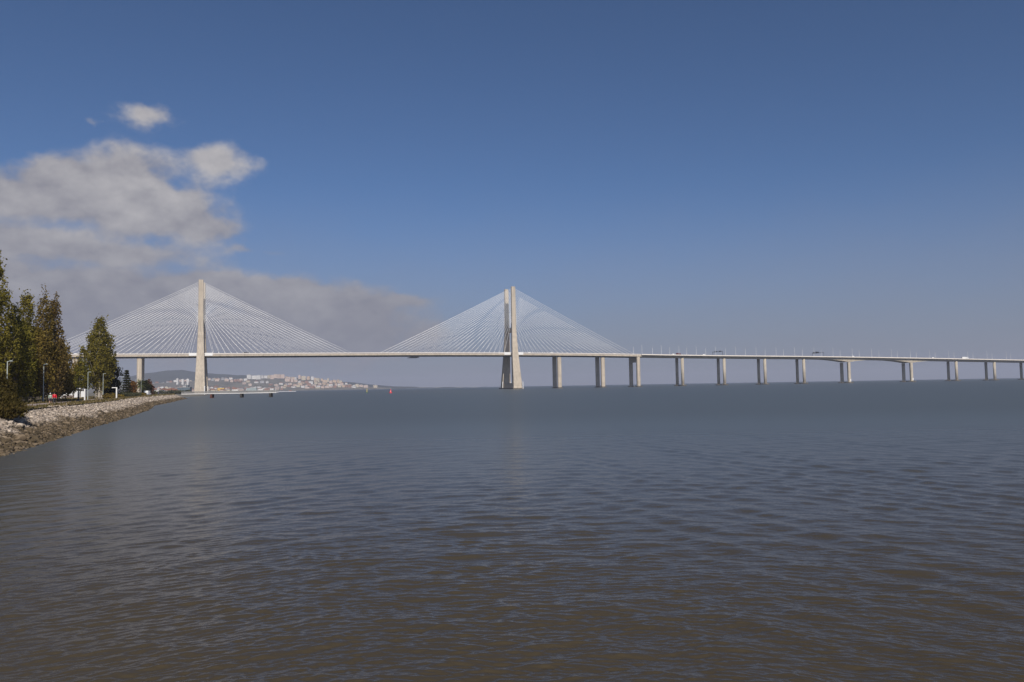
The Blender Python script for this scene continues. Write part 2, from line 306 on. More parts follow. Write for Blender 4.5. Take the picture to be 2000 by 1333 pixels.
# ------------------------------------------------------------------ land
def ground_mat():
    m = bpy.data.materials.new('park_ground'); m.use_nodes = True; t = m.node_tree; b = t.nodes['Principled BSDF']; b.inputs['Roughness'].default_value = .95; b.inputs['Specular IOR Level'].default_value = .1
    g = N(t, 'ShaderNodeNewGeometry'); n = N(t, 'ShaderNodeTexNoise', i_Scale=.35, i_Detail=6.0); t.links.new(g.outputs['Position'], n.inputs['Vector'])
    c = N(t, 'ShaderNodeValToRGB'); t.links.new(n.outputs[0], c.inputs[0]); e = c.color_ramp.elements
    e[0].position = .35; e[0].color = (.07, .065, .025, 1); e[1].position = .68; e[1].color = (.27, .20, .12, 1); x = e.new(.52); x.color = (.15, .12, .055, 1)
    t.links.new(c.outputs[0], b.inputs['Base Color']); return m
GROUND = ground_mat()
def strip(name, offs, mat, kind='structure', zf=None, i0=0, i1=None):
    V = []; F = []; i1 = i1 or len(shore)
    for i in range(i0, i1):
        for (d, z) in offs:
            p = shore[i] + shore_n[i] * d; V.append((p.x, p.y, z))
    k = len(offs)
    for i in range(i1 - i0 - 1):
        for j in range(k - 1): F.append((i * k + j, i * k + j + 1, (i + 1) * k + j + 1, (i + 1) * k + j))
    return tag(np_mesh(name, V, F, mat, smoothed=True), kind=kind)
def far_left(mat):
    V = []; F = []
    for i in range(len(shore)):
        p = shore[i] + shore_n[i] * 5.6
        for t in (0, .02, .06, .2, 1):
            V.append((p.x + (-1500 - p.x) * t, p.y + (30 if t == 1 else 0), GZ if t < .1 else GZ + .3 * t))
    k = 5
    for i in range(len(shore) - 1):
        for j in range(k - 1): F.append((i * k + j, i * k + j + 1, (i + 1) * k + j + 1, (i + 1) * k + j))
    tag(np_mesh('ground', V, F, mat), kind='structure')
far_left(GROUND)
PATHM = M('pale_path', (.34, .27, .235), .9, .12, .8)
strip('path', [(9.0, GZ + .012), (14.5, GZ + .012)], PATHM)

# stone: pale above the tide mark, brown and weedy below it
def stone_mat():
    m = bpy.data.materials.new('riprap_stone'); m.use_nodes = True; t = m.node_tree; b = t.nodes['Principled BSDF']; b.inputs['Roughness'].default_value = .9; b.inputs['Specular IOR Level'].default_value = .2; K = t.links.new
    g = N(t, 'ShaderNodeNewGeometry'); oi = N(t, 'ShaderNodeObjectInfo'); sx = N(t, 'ShaderNodeSeparateXYZ'); K(g.outputs['Position'], sx.inputs[0])
    n = N(t, 'ShaderNodeTexNoise', i_Scale=.22, i_Detail=5.0); K(g.outputs['Position'], n.inputs['Vector'])
    a = N(t, 'ShaderNodeMath', operation='MULTIPLY_ADD'); K(n.outputs[0], a.inputs[0]); a.inputs[1].default_value = 1.7; K(sx.outputs[2], a.inputs[2])
    ra = N(t, 'ShaderNodeMath', operation='ADD'); K(g.outputs['Random Per Island'], ra.inputs[0]); K(oi.outputs['Random'], ra.inputs[1])
    fr = N(t, 'ShaderNodeMath', operation='FRACT'); K(ra.outputs[0], fr.inputs[0])
    tide = N(t, 'ShaderNodeMapRange', interpolation_type='SMOOTHSTEP'); K(a.outputs[0], tide.inputs[0]); tide.inputs[1].default_value = 1.65; tide.inputs[2].default_value = 2.3
    up = N(t, 'ShaderNodeValToRGB'); K(fr.outputs[0], up.inputs[0]); e = up.color_ramp.elements; e[0].color = (.22, .18, .14, 1); e[1].color = (.56, .475, .385, 1); x = e.new(.5); x.color = (.40, .325, .26, 1)
    lo = N(t, 'ShaderNodeValToRGB'); K(fr.outputs[0], lo.inputs[0]); e = lo.color_ramp.elements; e[0].color = (.055, .042, .025, 1); e[1].color = (.22, .165, .11, 1); x = e.new(.55); x.color = (.115, .085, .05, 1)
    mx = N(t, 'ShaderNodeMixRGB'); K(tide.outputs[0], mx.inputs[0]); K(lo.outputs[0], mx.inputs[1]); K(up.outputs[0], mx.inputs[2])
    n2 = N(t, 'ShaderNodeTexNoise', i_Scale=3.0, i_Detail=4.0); K(g.outputs['Position'], n2.inputs['Vector']); sc = N(t, 'ShaderNodeMapRange'); K(n2.outputs[0], sc.inputs[0]); sc.inputs[1].default_value = .3; sc.inputs[2].default_value = .7; sc.inputs[3].default_value = .75; sc.inputs[4].default_value = 1.15
    vm = N(t, 'ShaderNodeVectorMath', operation='SCALE'); K(mx.outputs[0], vm.inputs[0]); K(sc.outputs[0], vm.inputs['Scale']); K(vm.outputs[0], b.inputs['Base Color'])
    return m
STONE = stone_mat()
BANK = M('bank_rubble', (.13, .105, .08), .95, .4, 2.5, bump=.4)
strip('embankment', [(-1.2, -.6), (0, -.16), (2, .62), (4, 1.45), (5.7, 2.2), (6.4, GZ - .02)], BANK)

def rock_proto(seed, sub):
    import bmesh
    rr = random.Random(seed); bm = bmesh.new(); bmesh.ops.create_icosphere(bm, subdivisions=sub, radius=1)
    planes = [(Vector((rr.gauss(0, 1), rr.gauss(0, 1), rr.gauss(0, 1))).normalized(), rr.uniform(.42, .78)) for _ in range(11)]
    for v in bm.verts:
        for n, d in planes:
            h_ = v.co.dot(n)
            if h_ > d: v.co -= n * (h_ - d) * .9
        v.co *= rr.uniform(.92, 1.08)
    bm.verts.ensure_lookup_table()
    V = np.array([v.co[:] for v in bm.verts]); F = np.array([[v.index for v in f.verts] for f in bm.faces]); bm.free(); return V, F
PROTO = [rock_proto(i, 2) for i in range(6)]; PROTO1 = [rock_proto(40 + i, 1) for i in range(5)]
def rot_z_tilt(rr):
    return np.array(Matrix.Rotation(rr.uniform(0, 6.28), 3, 'Z') @ Matrix.Rotation(rr.gauss(0, .35), 3, 'X') @ Matrix.Rotation(rr.gauss(0, .35), 3, 'Y'))
def bank_z(d): return np.interp(d, [-1.2, 0, 2, 4, 5.7, 6.4], [-.6, -.16, .62, 1.45, 2.2, 2.4])
rocks = []; rr = random.Random(11)
for i in range(6, len(shore) - 1):
    p = shore[i]; Dm = p.length; seg = (shore[i + 1] - p).length
    size = .17 if Dm < 110 else (.20 if Dm < 200 else .30)
    cnt = int(seg * 7.4 / (size * size * 2.0)); jut = .35 * math.sin(i * .9) + .3 * math.sin(i * .37 + 1)
    for _ in range(cnt):
        t = rr.random(); d = rr.uniform(-.5 + jut, 6.2); q = p.lerp(shore[i + 1], t) + shore_n[i] * d
        s_ = size * math.exp(rr.gauss(0, .27)) * (1.1 if d < 1.5 else 1)
        rocks.append((q.x, q.y, float(bank_z(d)) + .12 * s_, s_, d))
rocks.sort(key=lambda r_: -(r_[3] / math.hypot(r_[0], r_[1])) if r_[0] > -.665 * r_[1] else 0)
base = []
for k, (V, F) in enumerate(PROTO):
    me = bpy.data.meshes.new('boulder'); me.from_pydata(V.tolist(), [], F.tolist()); me.materials.append(STONE); base.append(me)
for (x, y, z, s_, d) in rocks[:300]:
    o = bpy.data.objects.new('boulder', rr.choice(base)); COL.objects.link(o); o.location = (x, y, z)
    o.rotation_euler = (rr.gauss(0, .3), rr.gauss(0, .3), rr.uniform(0, 6.28)); o.scale = (s_ * rr.uniform(.9, 1.5), s_ * rr.uniform(.8, 1.1), s_ * rr.uniform(.5, .8))
    if z > 1.35: tag(o, 'pale angular boulder high on the near end of the riprap bank', 'rock', 'pale boulders on the near riprap')
    elif z > .5: tag(o, 'boulder around the tide line of the near riprap bank', 'rock', 'boulders at the tide line of the near riprap')
    else: tag(o, 'dark brown wet boulder at the foot of the near riprap, by the water', 'rock', 'wet boulders at the water edge of the near riprap')
VV = []; FF = []; nn = 0
for (x, y, z, s_, d) in rocks[300:]:
    V, F = rr.choice(PROTO1); sc = np.array([s_ * rr.uniform(.9, 1.5), s_ * rr.uniform(.8, 1.1), s_ * rr.uniform(.5, .85)])
    VV.append((V * sc) @ rot_z_tilt(rr).T + np.array([x, y, z])); FF.append(F + nn); nn += len(V)
tag(np_mesh('riprap', np.concatenate(VV), np.concatenate(FF), STONE), 'bank of loose pale stones running along the shore to the jetty', 'rocks', kind='stuff')

# ------------------------------------------------------------------ foliage
def unit(rng, n):
    v = rng.normal(size=(n, 3)); return v / np.linalg.norm(v, axis=1, keepdims=True)
def leaf_quads(rng, C, size, asp=1.5, up=0.0):
    n = len(C); a = unit(rng, n); a[:, 2] += up; a /= np.linalg.norm(a, axis=1, keepdims=True)
    b = np.cross(a, unit(rng, n)); b /= np.linalg.norm(b, axis=1, keepdims=True)
    s = size * rng.uniform(.6, 1.35, (n, 1)); a = a * s * .5 * asp; b = b * s * .5
    V = np.stack([C - a, C + b * .9 - a * .1, C + a, C - b * .9 + a * .1], 1).reshape(-1, 3)
    return V, np.arange(4 * n).reshape(n, 4)
def crown_points(rng, prof, ncl, cl_r, per, stretch=1.6, hollow=.45, lean=(0, 0)):
    z = np.array([p[0] for p in prof]); r = np.array([p[1] for p in prof])
    zs = np.linspace(z[0], z[-1], 200); w = np.interp(zs, z, r) + .15; cdf = np.cumsum(w ** 1.15); cdf /= cdf[-1]
    cz = np.interp(rng.random(ncl), cdf, zs); ph = rng.uniform(0, 2 * math.pi, ncl)
    bump = 1 + .22 * np.sin(3 * ph + cz * 1.1 + rng.uniform(0, 6)) + .15 * np.sin(5 * ph - cz * .7)
    rad = np.interp(cz, z, r) * np.sqrt(hollow ** 2 + (1 - hollow ** 2) * rng.random(ncl)) * bump * rng.uniform(.75, 1.12, ncl)
    t = (cz - z[0]) / (z[-1] - z[0])
    C = np.stack([np.cos(ph) * rad + lean[0] * t, np.sin(ph) * rad + lean[1] * t, cz], -1)
    cs = cl_r * rng.uniform(.55, 1.3, (ncl, 1, 1)); P = C[:, None, :] + rng.normal(size=(ncl, per, 3)) * cs * np.array([.5, .5, .5 * stretch])
    return C, P.reshape(-1, 3)
def make_tree(seed, name, label, cat, loc, prof, mat, ncl=200, cl_r=.6, per=26, leaf=.3, stretch=1.6, trunk_r=.25, bark=BARK, stems=1, group=None, hollow=.45, limbs=40, up=.3, crown_name='crown'):
    rng = np.random.default_rng(seed); root = tag(empty(name, loc), label, cat, group)
    C, P = crown_points(rng, prof, ncl, cl_r, per, stretch, hollow)
    P = P[P[:, 2] > .05]
    V, F = leaf_quads(rng, P, leaf, up=up); np_mesh(crown_name, V, F, mat, root)
    H = prof[-1][0]; m = MB(); rt = random.Random(seed)
    for k in range(stems):
        a = k * 6.28 / max(1, stems) + .6; o = (0 if stems == 1 else .45 + .12 * stems) * trunk_r * 2.2
        pts = []; rad = []
        for j in range(9):
            t = j / 8; pts.append((math.cos(a) * o * (1 + t * .8) + rt.gauss(0, .05) * t, math.sin(a) * o * (1 + t * .8) + rt.gauss(0, .05) * t, -.15 + H * .92 * t)); rad.append(trunk_r * (1 - .92 * t) * (1.35 if j == 0 else 1))
        m.tube(pts, rad, 8)
    for i in rng.choice(len(C), min(limbs, len(C)), replace=False):
        c = C[i]; zb = max(prof[0][0] * .7, c[2] - 1.2 - 1.1 * math.hypot(c[0], c[1])); mid = (c[0] * .45, c[1] * .45, zb + (c[2] - zb) * .35)
        rb = trunk_r * (1 - .85 * zb / H) * .4; m.tube([(0, 0, zb), mid, tuple(c)], [rb, rb * .6, rb * .18], 5)
    m.build('trunk', bark, root)
    return root
OLIVE = leaf_mat('olive_autumn_leaves', [(.065, .06, .013), (.145, .122, .022), (.235, .195, .035), (.30, .24, .05)])
YELG = leaf_mat('yellow_green_leaves', [(.055, .06, .012), (.13, .12, .02), (.22, .19, .03), (.29, .235, .045)])
BROWN = leaf_mat('brown_autumn_leaves', [(.06, .045, .018), (.145, .10, .034), (.215, .148, .05), (.26, .20, .075)])
MIXED = leaf_mat('olive_brown_leaves', [(.065, .054, .016), (.155, .112, .028), (.23, .165, .042), (.28, .215, .06)])
DKGREEN = leaf_mat('dark_evergreen_leaves', [(.012, .017, .008), (.028, .032, .012), (.05, .05, .016), (.075, .07, .022)])
ORANGE = leaf_mat('orange_leaves', [(.08, .04, .015), (.18, .085, .025), (.26, .13, .035), (.20, .14, .05)])
REDDISH = leaf_mat('reddish_leaves', [(.07, .035, .025), (.14, .065, .045), (.19, .10, .07), (.17, .12, .07)])
GREYG = leaf_mat('grey_green_leaves', [(.035, .04, .022), (.075, .08, .045), (.12, .12, .07), (.16, .15, .095)])
TAMAR = leaf_mat('feathery_bush_leaves', [(.03, .024, .010), (.068, .055, .017), (.11, .085, .026), (.145, .105, .04)])
GRASSC = leaf_mat('dry_grass_blades', [(.07, .075, .02), (.16, .13, .05), (.27, .20, .10), (.33, .27, .16)])

make_tree(1, 'poplar_tree', 'tallest poplar, cut by the left edge of the photo', 'tree', (-83.3, 128, GZ), [(1.5, 1.2), (5, 2.3), (10, 2.6), (14, 2.4), (17, 2.2), (20, 1.7), (22, .8), (24.6, .25)], OLIVE, 330, .65, 26, .27, 1.9, .32)
make_tree(2, 'poplar_tree', 'slim olive poplar, left one of the three equal spires', 'tree', (-91.8, 150, GZ), [(2.0, 1.9), (6, 2.3), (11, 2.1), (15, 1.6), (18, 1.1), (20, .7), (21.2, .2)], OLIVE, 290, .6, 26, .27, 2.0, .24)
make_tree(3, 'poplar_tree', 'olive brown poplar, middle one of the three equal spires', 'tree', (-89.6, 152, GZ), [(2.0, 1.8), (6, 2.2), (11, 2.0), (15, 1.45), (18, .95), (20, .6), (21.4, .2)], MIXED, 280, .6, 26, .27, 2.0, .24)
make_tree(4, 'poplar_tree', 'thin brown poplar, right one of the three equal spires', 'tree', (-89.3, 155, GZ), [(2.0, 1.7), (6, 2.1), (10, 1.9), (13, 1.45), (16, 1.1), (19, .7), (21.0, .2)], BROWN, 210, .55, 24, .27, 2.0, .24)
make_tree(5, 'poplar_tree', 'shorter yellow green poplar in front of the three spires', 'tree', (-86.3, 138, GZ), [(1.6, 2.1), (5, 2.9), (9, 2.7), (12.5, 1.9), (15, 1.0), (16.8, .25)], YELG, 310, .62, 26, .27, 1.5, .22)
make_tree(6, 'poplar_tree', 'low brown leafy tree at the right foot of the brown poplar', 'tree', (-96.6, 170, GZ), [(1.5, 1.6), (5, 2.1), (8, 1.8), (11, 1.1), (13, .35)], MIXED, 170, .62, 24, .29, 1.4, .2)
make_tree(7, 'evergreen_tree', 'dark dense tree added as shade backdrop behind the poplar with the lamp post', 'tree', (-107, 178, GZ), [(1.2, 2.2), (4, 3.2), (7, 2.8), (9, 1.6), (10.5, .4)], DKGREEN, 210, .75, 26, .32, 1.2, .25)  # added dark crown; its leaf colour stands in for shade among the poplars
make_tree(8, 'evergreen_tree', 'dark dense tree added as low shade backdrop behind the left poplars', 'tree', (-117, 182, GZ), [(1.2, 2.4), (4, 3.4), (7, 2.9), (9.5, 1.6), (11, .4)], DKGREEN, 210, .75, 26, .32, 1.2, .25)  # second added tree, coloured dark like the shade below the left poplars
make_tree(9, 'leafy_tree', 'yellow olive tree behind the tallest poplar at the left edge', 'tree', (-97, 146, GZ), [(1.5, 2.2), (5, 3.2), (9, 2.9), (12, 1.8), (13.6, .5)], OLIVE, 260, .7, 26, .29, 1.3, .25)
make_tree(10, 'poplar_tree', 'big lone poplar of several pale stems in front of the bridge cables', 'tree', (-124.6, 240, GZ), [(3.2, 1.5), (6, 3.3), (10, 4.2), (14, 4.3), (17.5, 3.4), (20, 2.1), (22.5, 1.2), (25, .3)], OLIVE, 430, .85, 30, .38, 1.8, .34, PALEBARK, stems=4)
make_tree(11, 'leafy_tree', 'small yellow green tree at the left foot of the lone poplar', 'tree', (-125.8, 232, GZ), [(3.0, 1.4), (5, 2.5), (7.5, 2.6), (9.5, 1.6), (11, .4)], YELG, 170, .75, 26, .36, 1.1, .18, PALEBARK)
make_tree(12, 'evergreen_tree', 'dark evergreen at the right foot of the lone poplar', 'tree', (-128.6, 255, GZ), [(1.0, 2.2), (4, 3.0), (7.5, 2.5), (10.5, 1.6), (13, .4)], DKGREEN, 220, .8, 26, .38, 1.2, .25)
make_tree(13, 'leafy_tree', 'orange autumn tree beside the white kiosk roof', 'tree', (-147.5, 264, GZ), [(2.5, 1.4), (5, 2.3), (7.5, 1.8), (9.4, .5)], ORANGE, 110, .7, 22, .36, 1.0, .16)
make_tree(14, 'bare_tree', 'thin nearly bare tree in front of the white kiosk', 'tree', (-133.4, 242, GZ), [(1.6, .8), (4, 1.6), (6, 1.1), (7.4, .3)], GREYG, 46, .5, 9, .26, 1.0, .1, BARK, limbs=46)
make_tree(16, 'leafy_tree', 'small orange tree between the conifer and the palm', 'tree', (-166.6, 350, GZ), [(.6, 1.2), (3, 2.0), (5, 1.4), (6.4, .4)], ORANGE, 90, .7, 20, .42, 1.0, .14)
make_tree(17, 'leafy_tree', 'reddish low tree, last before the open shore', 'tree', (-191.6, 420, GZ), [(.6, 1.6), (3, 2.6), (6, 1.9), (8.2, .4)], REDDISH, 120, .8, 22, .48, 1.0, .16)
make_tree(18, 'leafy_tree', 'dark green tree behind the palm', 'tree', (-186, 404, GZ), [(.6, 1.6), (3, 2.8), (5.5, 2.2), (7.4, .5)], DKGREEN, 130, .8, 22, .46, 1.0, .16)
make_tree(19, 'leafy_tree', 'broad olive tree filling the gap behind the three poplar spires', 'tree', (-104.5, 172, GZ), [(1.6, 2.4), (5, 4.4), (9, 4.6), (13, 3.4), (16.5, 1.2)], YELG, 400, .8, 26, .32, 1.3, .28)
make_tree(20, 'leafy_tree', 'rust brown tree between the brown poplar and the bridge deck', 'tree', (-102.3, 180, GZ), [(1.5, 2.0), (4.5, 3.2), (8, 3.1), (11, 2.0), (13, .5)], MIXED, 240, .75, 26, .32, 1.2, .25)
make_tree(22, 'leafy_tree', 'rusty olive tree low at the left edge behind the tallest poplar', 'tree', (-103, 160, GZ), [(1.6, 2.6), (5, 4.2), (9, 4.0), (12, 2.4), (14, .6)], MIXED, 300, .8, 26, .31, 1.3, .26)
def conifer():
    rng = np.random.default_rng(15); root = tag(empty('conifer_tree', (-159.8, 330, GZ)), 'dark tiered conifer right of the lone poplar', 'tree')
    P = []; m = MB(); m.tube([(0, 0, -.1), (0, 0, 5), (0, 0, 11)], [.2, .13, .03], 7)
    for k in range(11):
        z = 1.0 + k * .95; r = 2.3 * (1 - k / 11.5) ** .8 + .15
        for j in range(9):
            a = j * .698 + k * .4 + rng.normal(0, .15); q = r * rng.uniform(.75, 1.1)
            m.tube([(0, 0, z), (math.cos(a) * q, math.sin(a) * q, z - .12 * q)], [.05, .015], 4)
            t = rng.random((46, 1)); P.append(np.array([math.cos(a) * q, math.sin(a) * q, 0]) * (.2 + .85 * t) + np.array([0, 0, z]) + np.concatenate([0 * t, 0 * t, -.12 * q * t], 1) + rng.normal(0, .16, (46, 3)))
    V, F = leaf_quads(rng, np.concatenate(P), .3); np_mesh('crown', V, F, DKGREEN, root); m.build('trunk', BARK, root)
conifer()
def palm():
    rng = random.Random(21); root = tag(empty('palm_tree', (-177.6, 380, GZ)), 'broad green palm in front of a bridge pier', 'tree')
    m = MB(); m.tube([(0, 0, -.1), (.1, 0, 2.5), (.05, .1, 5.2)], [.45, .34, .3], 9); m.build('trunk', BARK, root)
    c = MB()
    for k in range(46):
        a = k * 2.4; e = rng.uniform(-.5, 1.25); Lf = rng.uniform(3.0, 4.1); prev = None; pts = []
        for j in range(7):
            t = j / 6; r = Lf * t * math.cos(e) * (1 - .1 * t); z = 5.3 + Lf * t * math.sin(e) - 1.9 * t * t * max(.25, math.cos(e)); pts.append(Vector((r * math.cos(a), r * math.sin(a), z)))
        side = Vector((-math.sin(a), math.cos(a), 0))
        for j in range(18):
            t = (j + 1) / 19 * 6; i = min(5, int(t)); p = pts[i].lerp(pts[i + 1], t - i); d = (pts[i + 1] - pts[i]).normalized(); w = .75 * math.sin(math.pi * min(.97, .12 + (j + 1) / 20)) + .1
            for sg in (-1, 1):
                q = p + side * sg * w * .8 + d * w * .55 - Vector((0, 0, .22 * w)); c.add([p - d * .07, p + d * .07, q], [(0, 1, 2)])
        c.tube(pts, [.05, .04, .04, .03, .03, .02, .01], 4)
    c.build('crown', M('palm_fronds', (.075, .085, .022), .6, .3, 1.5), root)
palm()
def bush(seed, name, label, loc, lobes, mat, n, leaf, asp=2.2, up=.6, stems=12):
    rng = np.random.default_rng(seed); root = tag(empty(name, loc), label, 'bush'); P = []; m = MB(); tot = sum(a[3] * a[5] for a in lobes)
    for (x, y, z, rx, ry, rz) in lobes:
        k = int(n * rx * rz / tot); d = unit(rng, k) * (rng.random((k, 1)) ** .42)
        d *= 1 + .16 * np.sin(d[:, :1] * 9 + d[:, 2:] * 7 + x); P.append(np.array([x, y, z]) + d * np.array([rx, ry, rz]))
        for j in range(stems):
            e = unit(rng, 1)[0]; e[2] = abs(e[2]); m.tube([(x * .5, y * .5, -.1), (x + e[0] * rx * .4, y + e[1] * ry * .4, z * .6), (x + e[0] * rx * .8, y + e[1] * ry * .8, z + e[2] * rz * .8)], [.035, .025, .008], 4)
    P = np.concatenate(P); P = P[P[:, 2] > .02]; V, F = leaf_quads(rng, P, leaf, asp, up); np_mesh('foliage', V, F, mat, root); m.build('stem', BARK, root)
    return root
bush(31, 'tamarisk_bush', 'big dark feathery bush on the near rocks at the left edge', (-47.6, 72.5, 1.9), [(-.4, 0, 1.7, 2.3, 1.9, 1.9), (1.2, -.4, 1.2, 2.0, 1.6, 1.45), (2.6, -.9, .7, 1.3, 1.2, .95), (-1.8, .8, 2.3, 2.0, 1.7, 2.1), (.3, .6, 2.7, 1.5, 1.3, 1.5), (-2.7, -.6, 1.4, 2.0, 1.7, 1.8)], TAMAR, 20000, .13, 3.0, .8)
bush(32, 'park_bush', 'grey green round bush between the last lamp posts of the park', (-124, 252, GZ), [(0, 0, .7, 2.4, 1.5, 1.0), (2.6, .5, .6, 1.8, 1.3, .8), (-2.4, 0, .6, 1.8, 1.3, .9)], GREYG, 3000, .3, 1.4, .2, 4)
bush(33, 'park_bush', 'olive bush at the base of the lone poplar', (-112, 222, GZ), [(0, 0, .6, 2.2, 1.5, .9), (2.2, .4, .5, 1.6, 1.2, .7)], MIXED, 2200, .28, 1.4, .2, 4)
bush(34, 'park_bush', 'small dark bush left of the parked white van', (-165, 352, GZ), [(0, 0, .6, 2.4, 1.5, .9)], DKGREEN, 1500, .34, 1.4, .2, 4)
def hedge(seed, label, pts, w, hgt, mat):
    rng = np.random.default_rng(seed); P = []; a = resample(pts, 1.0)
    for p in a:
        k = 85; d = rng.uniform(-1, 1, (k, 3)); P.append(np.array([p.x, p.y, 0]) + d * np.array([.6, w / 2, 0]) + np.stack([0 * d[:, 0], 0 * d[:, 0], GZ + (d[:, 2] * .5 + .5) ** .7 * hgt * (1 + .18 * math.sin(p.y * .31 + seed))], -1))
    V, F = leaf_quads(rng, np.concatenate(P), .26, 1.3, .2); o = np_mesh('hedge', V, F, mat); tag(o, label, 'hedge')
hedge(41, 'low grey green hedge along the promenade by the lone poplar', [(-113, 232), (-130, 275), (-143, 305)], 2.0, 1.3, GREYG)
hedge(42, 'low olive hedge along the promenade before the last trees', [(-147, 314), (-160, 345), (-170, 368)], 2.0, 1.15, MIXED)
# grass along the top of the bank, uncountable
def grass():
    rng = np.random.default_rng(51); C = []
    for i in range(8, len(shore) - 4):
        p = shore[i]; Dm = p.length; k = int(900 / (1 + (Dm / 90) ** 1.2))
        patch = .5 + .5 * math.sin(i * .45) * math.sin(i * .17 + 1)
        for (d0, d1, f) in ((5.7, 8.6, .12 + .75 * patch), (14.8, 24, .4)):
            n = int(k * f); t = rng.random(n); d = rng.uniform(d0, d1, n); q = shore[i + 1] - p
            C.append(np.stack([p.x + q.x * t + shore_n[i].x * d, p.y + q.y * t + shore_n[i].y * d, np.full(n, GZ)], -1))
    C = np.concatenate(C); n = len(C); h = rng.uniform(.06, .24, (n, 1)) * (1 + .5 * np.sin(C[:, 1:2] * .21) ** 4) * (1 + C[:, 1:2] / 400); a = rng.uniform(0, 6.28, n); w = .05 + C[:, 1:2] * .0006
    s = np.stack([np.cos(a), np.sin(a), 0 * a], -1) * w; b = np.concatenate([rng.normal(0, .12, (n, 2)), h], 1)
    V = np.stack([C - s, C + s, C + s * .3 + b, C - s * .3 + b], 1).reshape(-1, 3)
    tag(np_mesh('grass', V, np.arange(4 * n).reshape(n, 4), GRASSC), 'dry and green grass along the top of the bank', 'grass', kind='stuff')
grass()

# ------------------------------------------------------------------ bridge (s runs along it, v across it, away from the viewer)
BC = (-202.84, 1095.79)
PS = [-700, -358, -210, 0, 100, 211, 326, 401, 470, 542, 692, 782, 940, 1051, 1166, 1500]; PZ = [52.3, 52.6, 52.7, 53.0, 52.9, 52.2, 51.0, 49.5, 48.1, 46.9, 45.0, 43.6, 40.7, 38.4, 35.9, 28.6]
def zt(s): return float(np.interp(s, PS, PZ))
def zts(s): return sum(zt(s + d) for d in (-40, -20, 0, 20, 40)) / 5
SE = 412.0
bridge = tag(empty('cable_stayed_bridge', (BC[0], BC[1], 0), PHI), 'pale concrete cable stayed bridge with two tall pylons over the water', 'bridge')
via = tag(empty('viaduct', (BC[0] + SE * math.cos(PHI), BC[1] + SE * math.sin(PHI), 0), PHI), 'long concrete viaduct on twin round columns leading off to the right', 'viaduct')
def run(name, sec, s0, s1, mat, parent, step=20, so_=0.0, extra=None):
    """sweep a (v, dz) section along the deck line"""
    n = max(1, int(round((s1 - s0) / step))); m = MB(); rings = []
    for i in range(n + 1):
        s = s0 + (s1 - s0) * i / n; z = zts(s); rings.append([(s - so_, v, z + (dz if extra is None else extra(s, v, dz))) for v, dz in sec])
    m.loft(rings); return m.build(name, mat, parent)
def rect(v0, v1, z0, z1): return [(v0, z0), (v0, z1), (v1, z1), (v1, z0)]
S0 = -500
run('deck_slab', rect(-14.6, 14.6, -1.75, -1.35), S0, SE, CONC, bridge)
for sg in (-1, 1):
    a, b = sorted((sg * 15.3, sg * 13.9)); run('edge_beam', rect(a, b, -3.9, -1.5) if True else None, S0, SE, CONC, bridge)
    a, b = sorted((sg * 15.45, sg * 15.1)); run('parapet', rect(a, b, -1.02, -.02), S0, SE, PARA, bridge)
    m = MB()
    for k in range(int((SE - S0) / 4)):
        s = S0 + 2 + 4 * k; z = zts(s); m.box(s - .12, s + .12, min(sg * 15.35, sg * 15.15), max(sg * 15.35, sg * 15.15), z - 1.5, z - 1.0)
    m.build('parapet_posts', CONC, bridge)
m = MB()
for k in range(int((SE - S0) / 8.83)):
    s = S0 + 4 + 8.83 * k; z = zts(s); m.box(s - .45, s + .45, -13.6, 13.6, z - 4.9, z - 1.7)
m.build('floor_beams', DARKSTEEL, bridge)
for sg in (-1, 1):
    a, b = sorted((sg * 13.5, sg * 12.9)); run('underdeck_shade_strip', rect(a, b, -5.0, -3.9), S0, SE, DARKSTEEL, bridge)  # dark strip added to draw the shade line below the edge beam
def leg(sp, sg):
    """tapering pylon leg, splayed below the cross beam"""
    lv = [(-1.5, 13.4, 9.6, 29.3), (0, 13.2, 9.5, 29), (3, 12.9, 9.2, 28.4), (30, 10.6, 7.3, 23.9), (52, 8.9, 6.1, 20.4), (70, 7.6, 5.4, 18.4), (84, 6.7, 5.0, 17.1), (87, 6.4, 4.8, 17), (147, 5.7, 4.2, 17)]
    m = MB(); rings = []
    for z, ws, wv_, v in lv:
        a, b, c = ws / 2, wv_ / 2, .45
        rings.append([(sp + x, sg * v + y, z) for x, y in ((-a + c, -b), (a - c, -b), (a, -b + c), (a, b - c), (a - c, b), (-a + c, b), (-a, b - c), (-a, -b + c))])
    m.loft(rings)
    return m.build('pylon_leg', CONC, bridge)
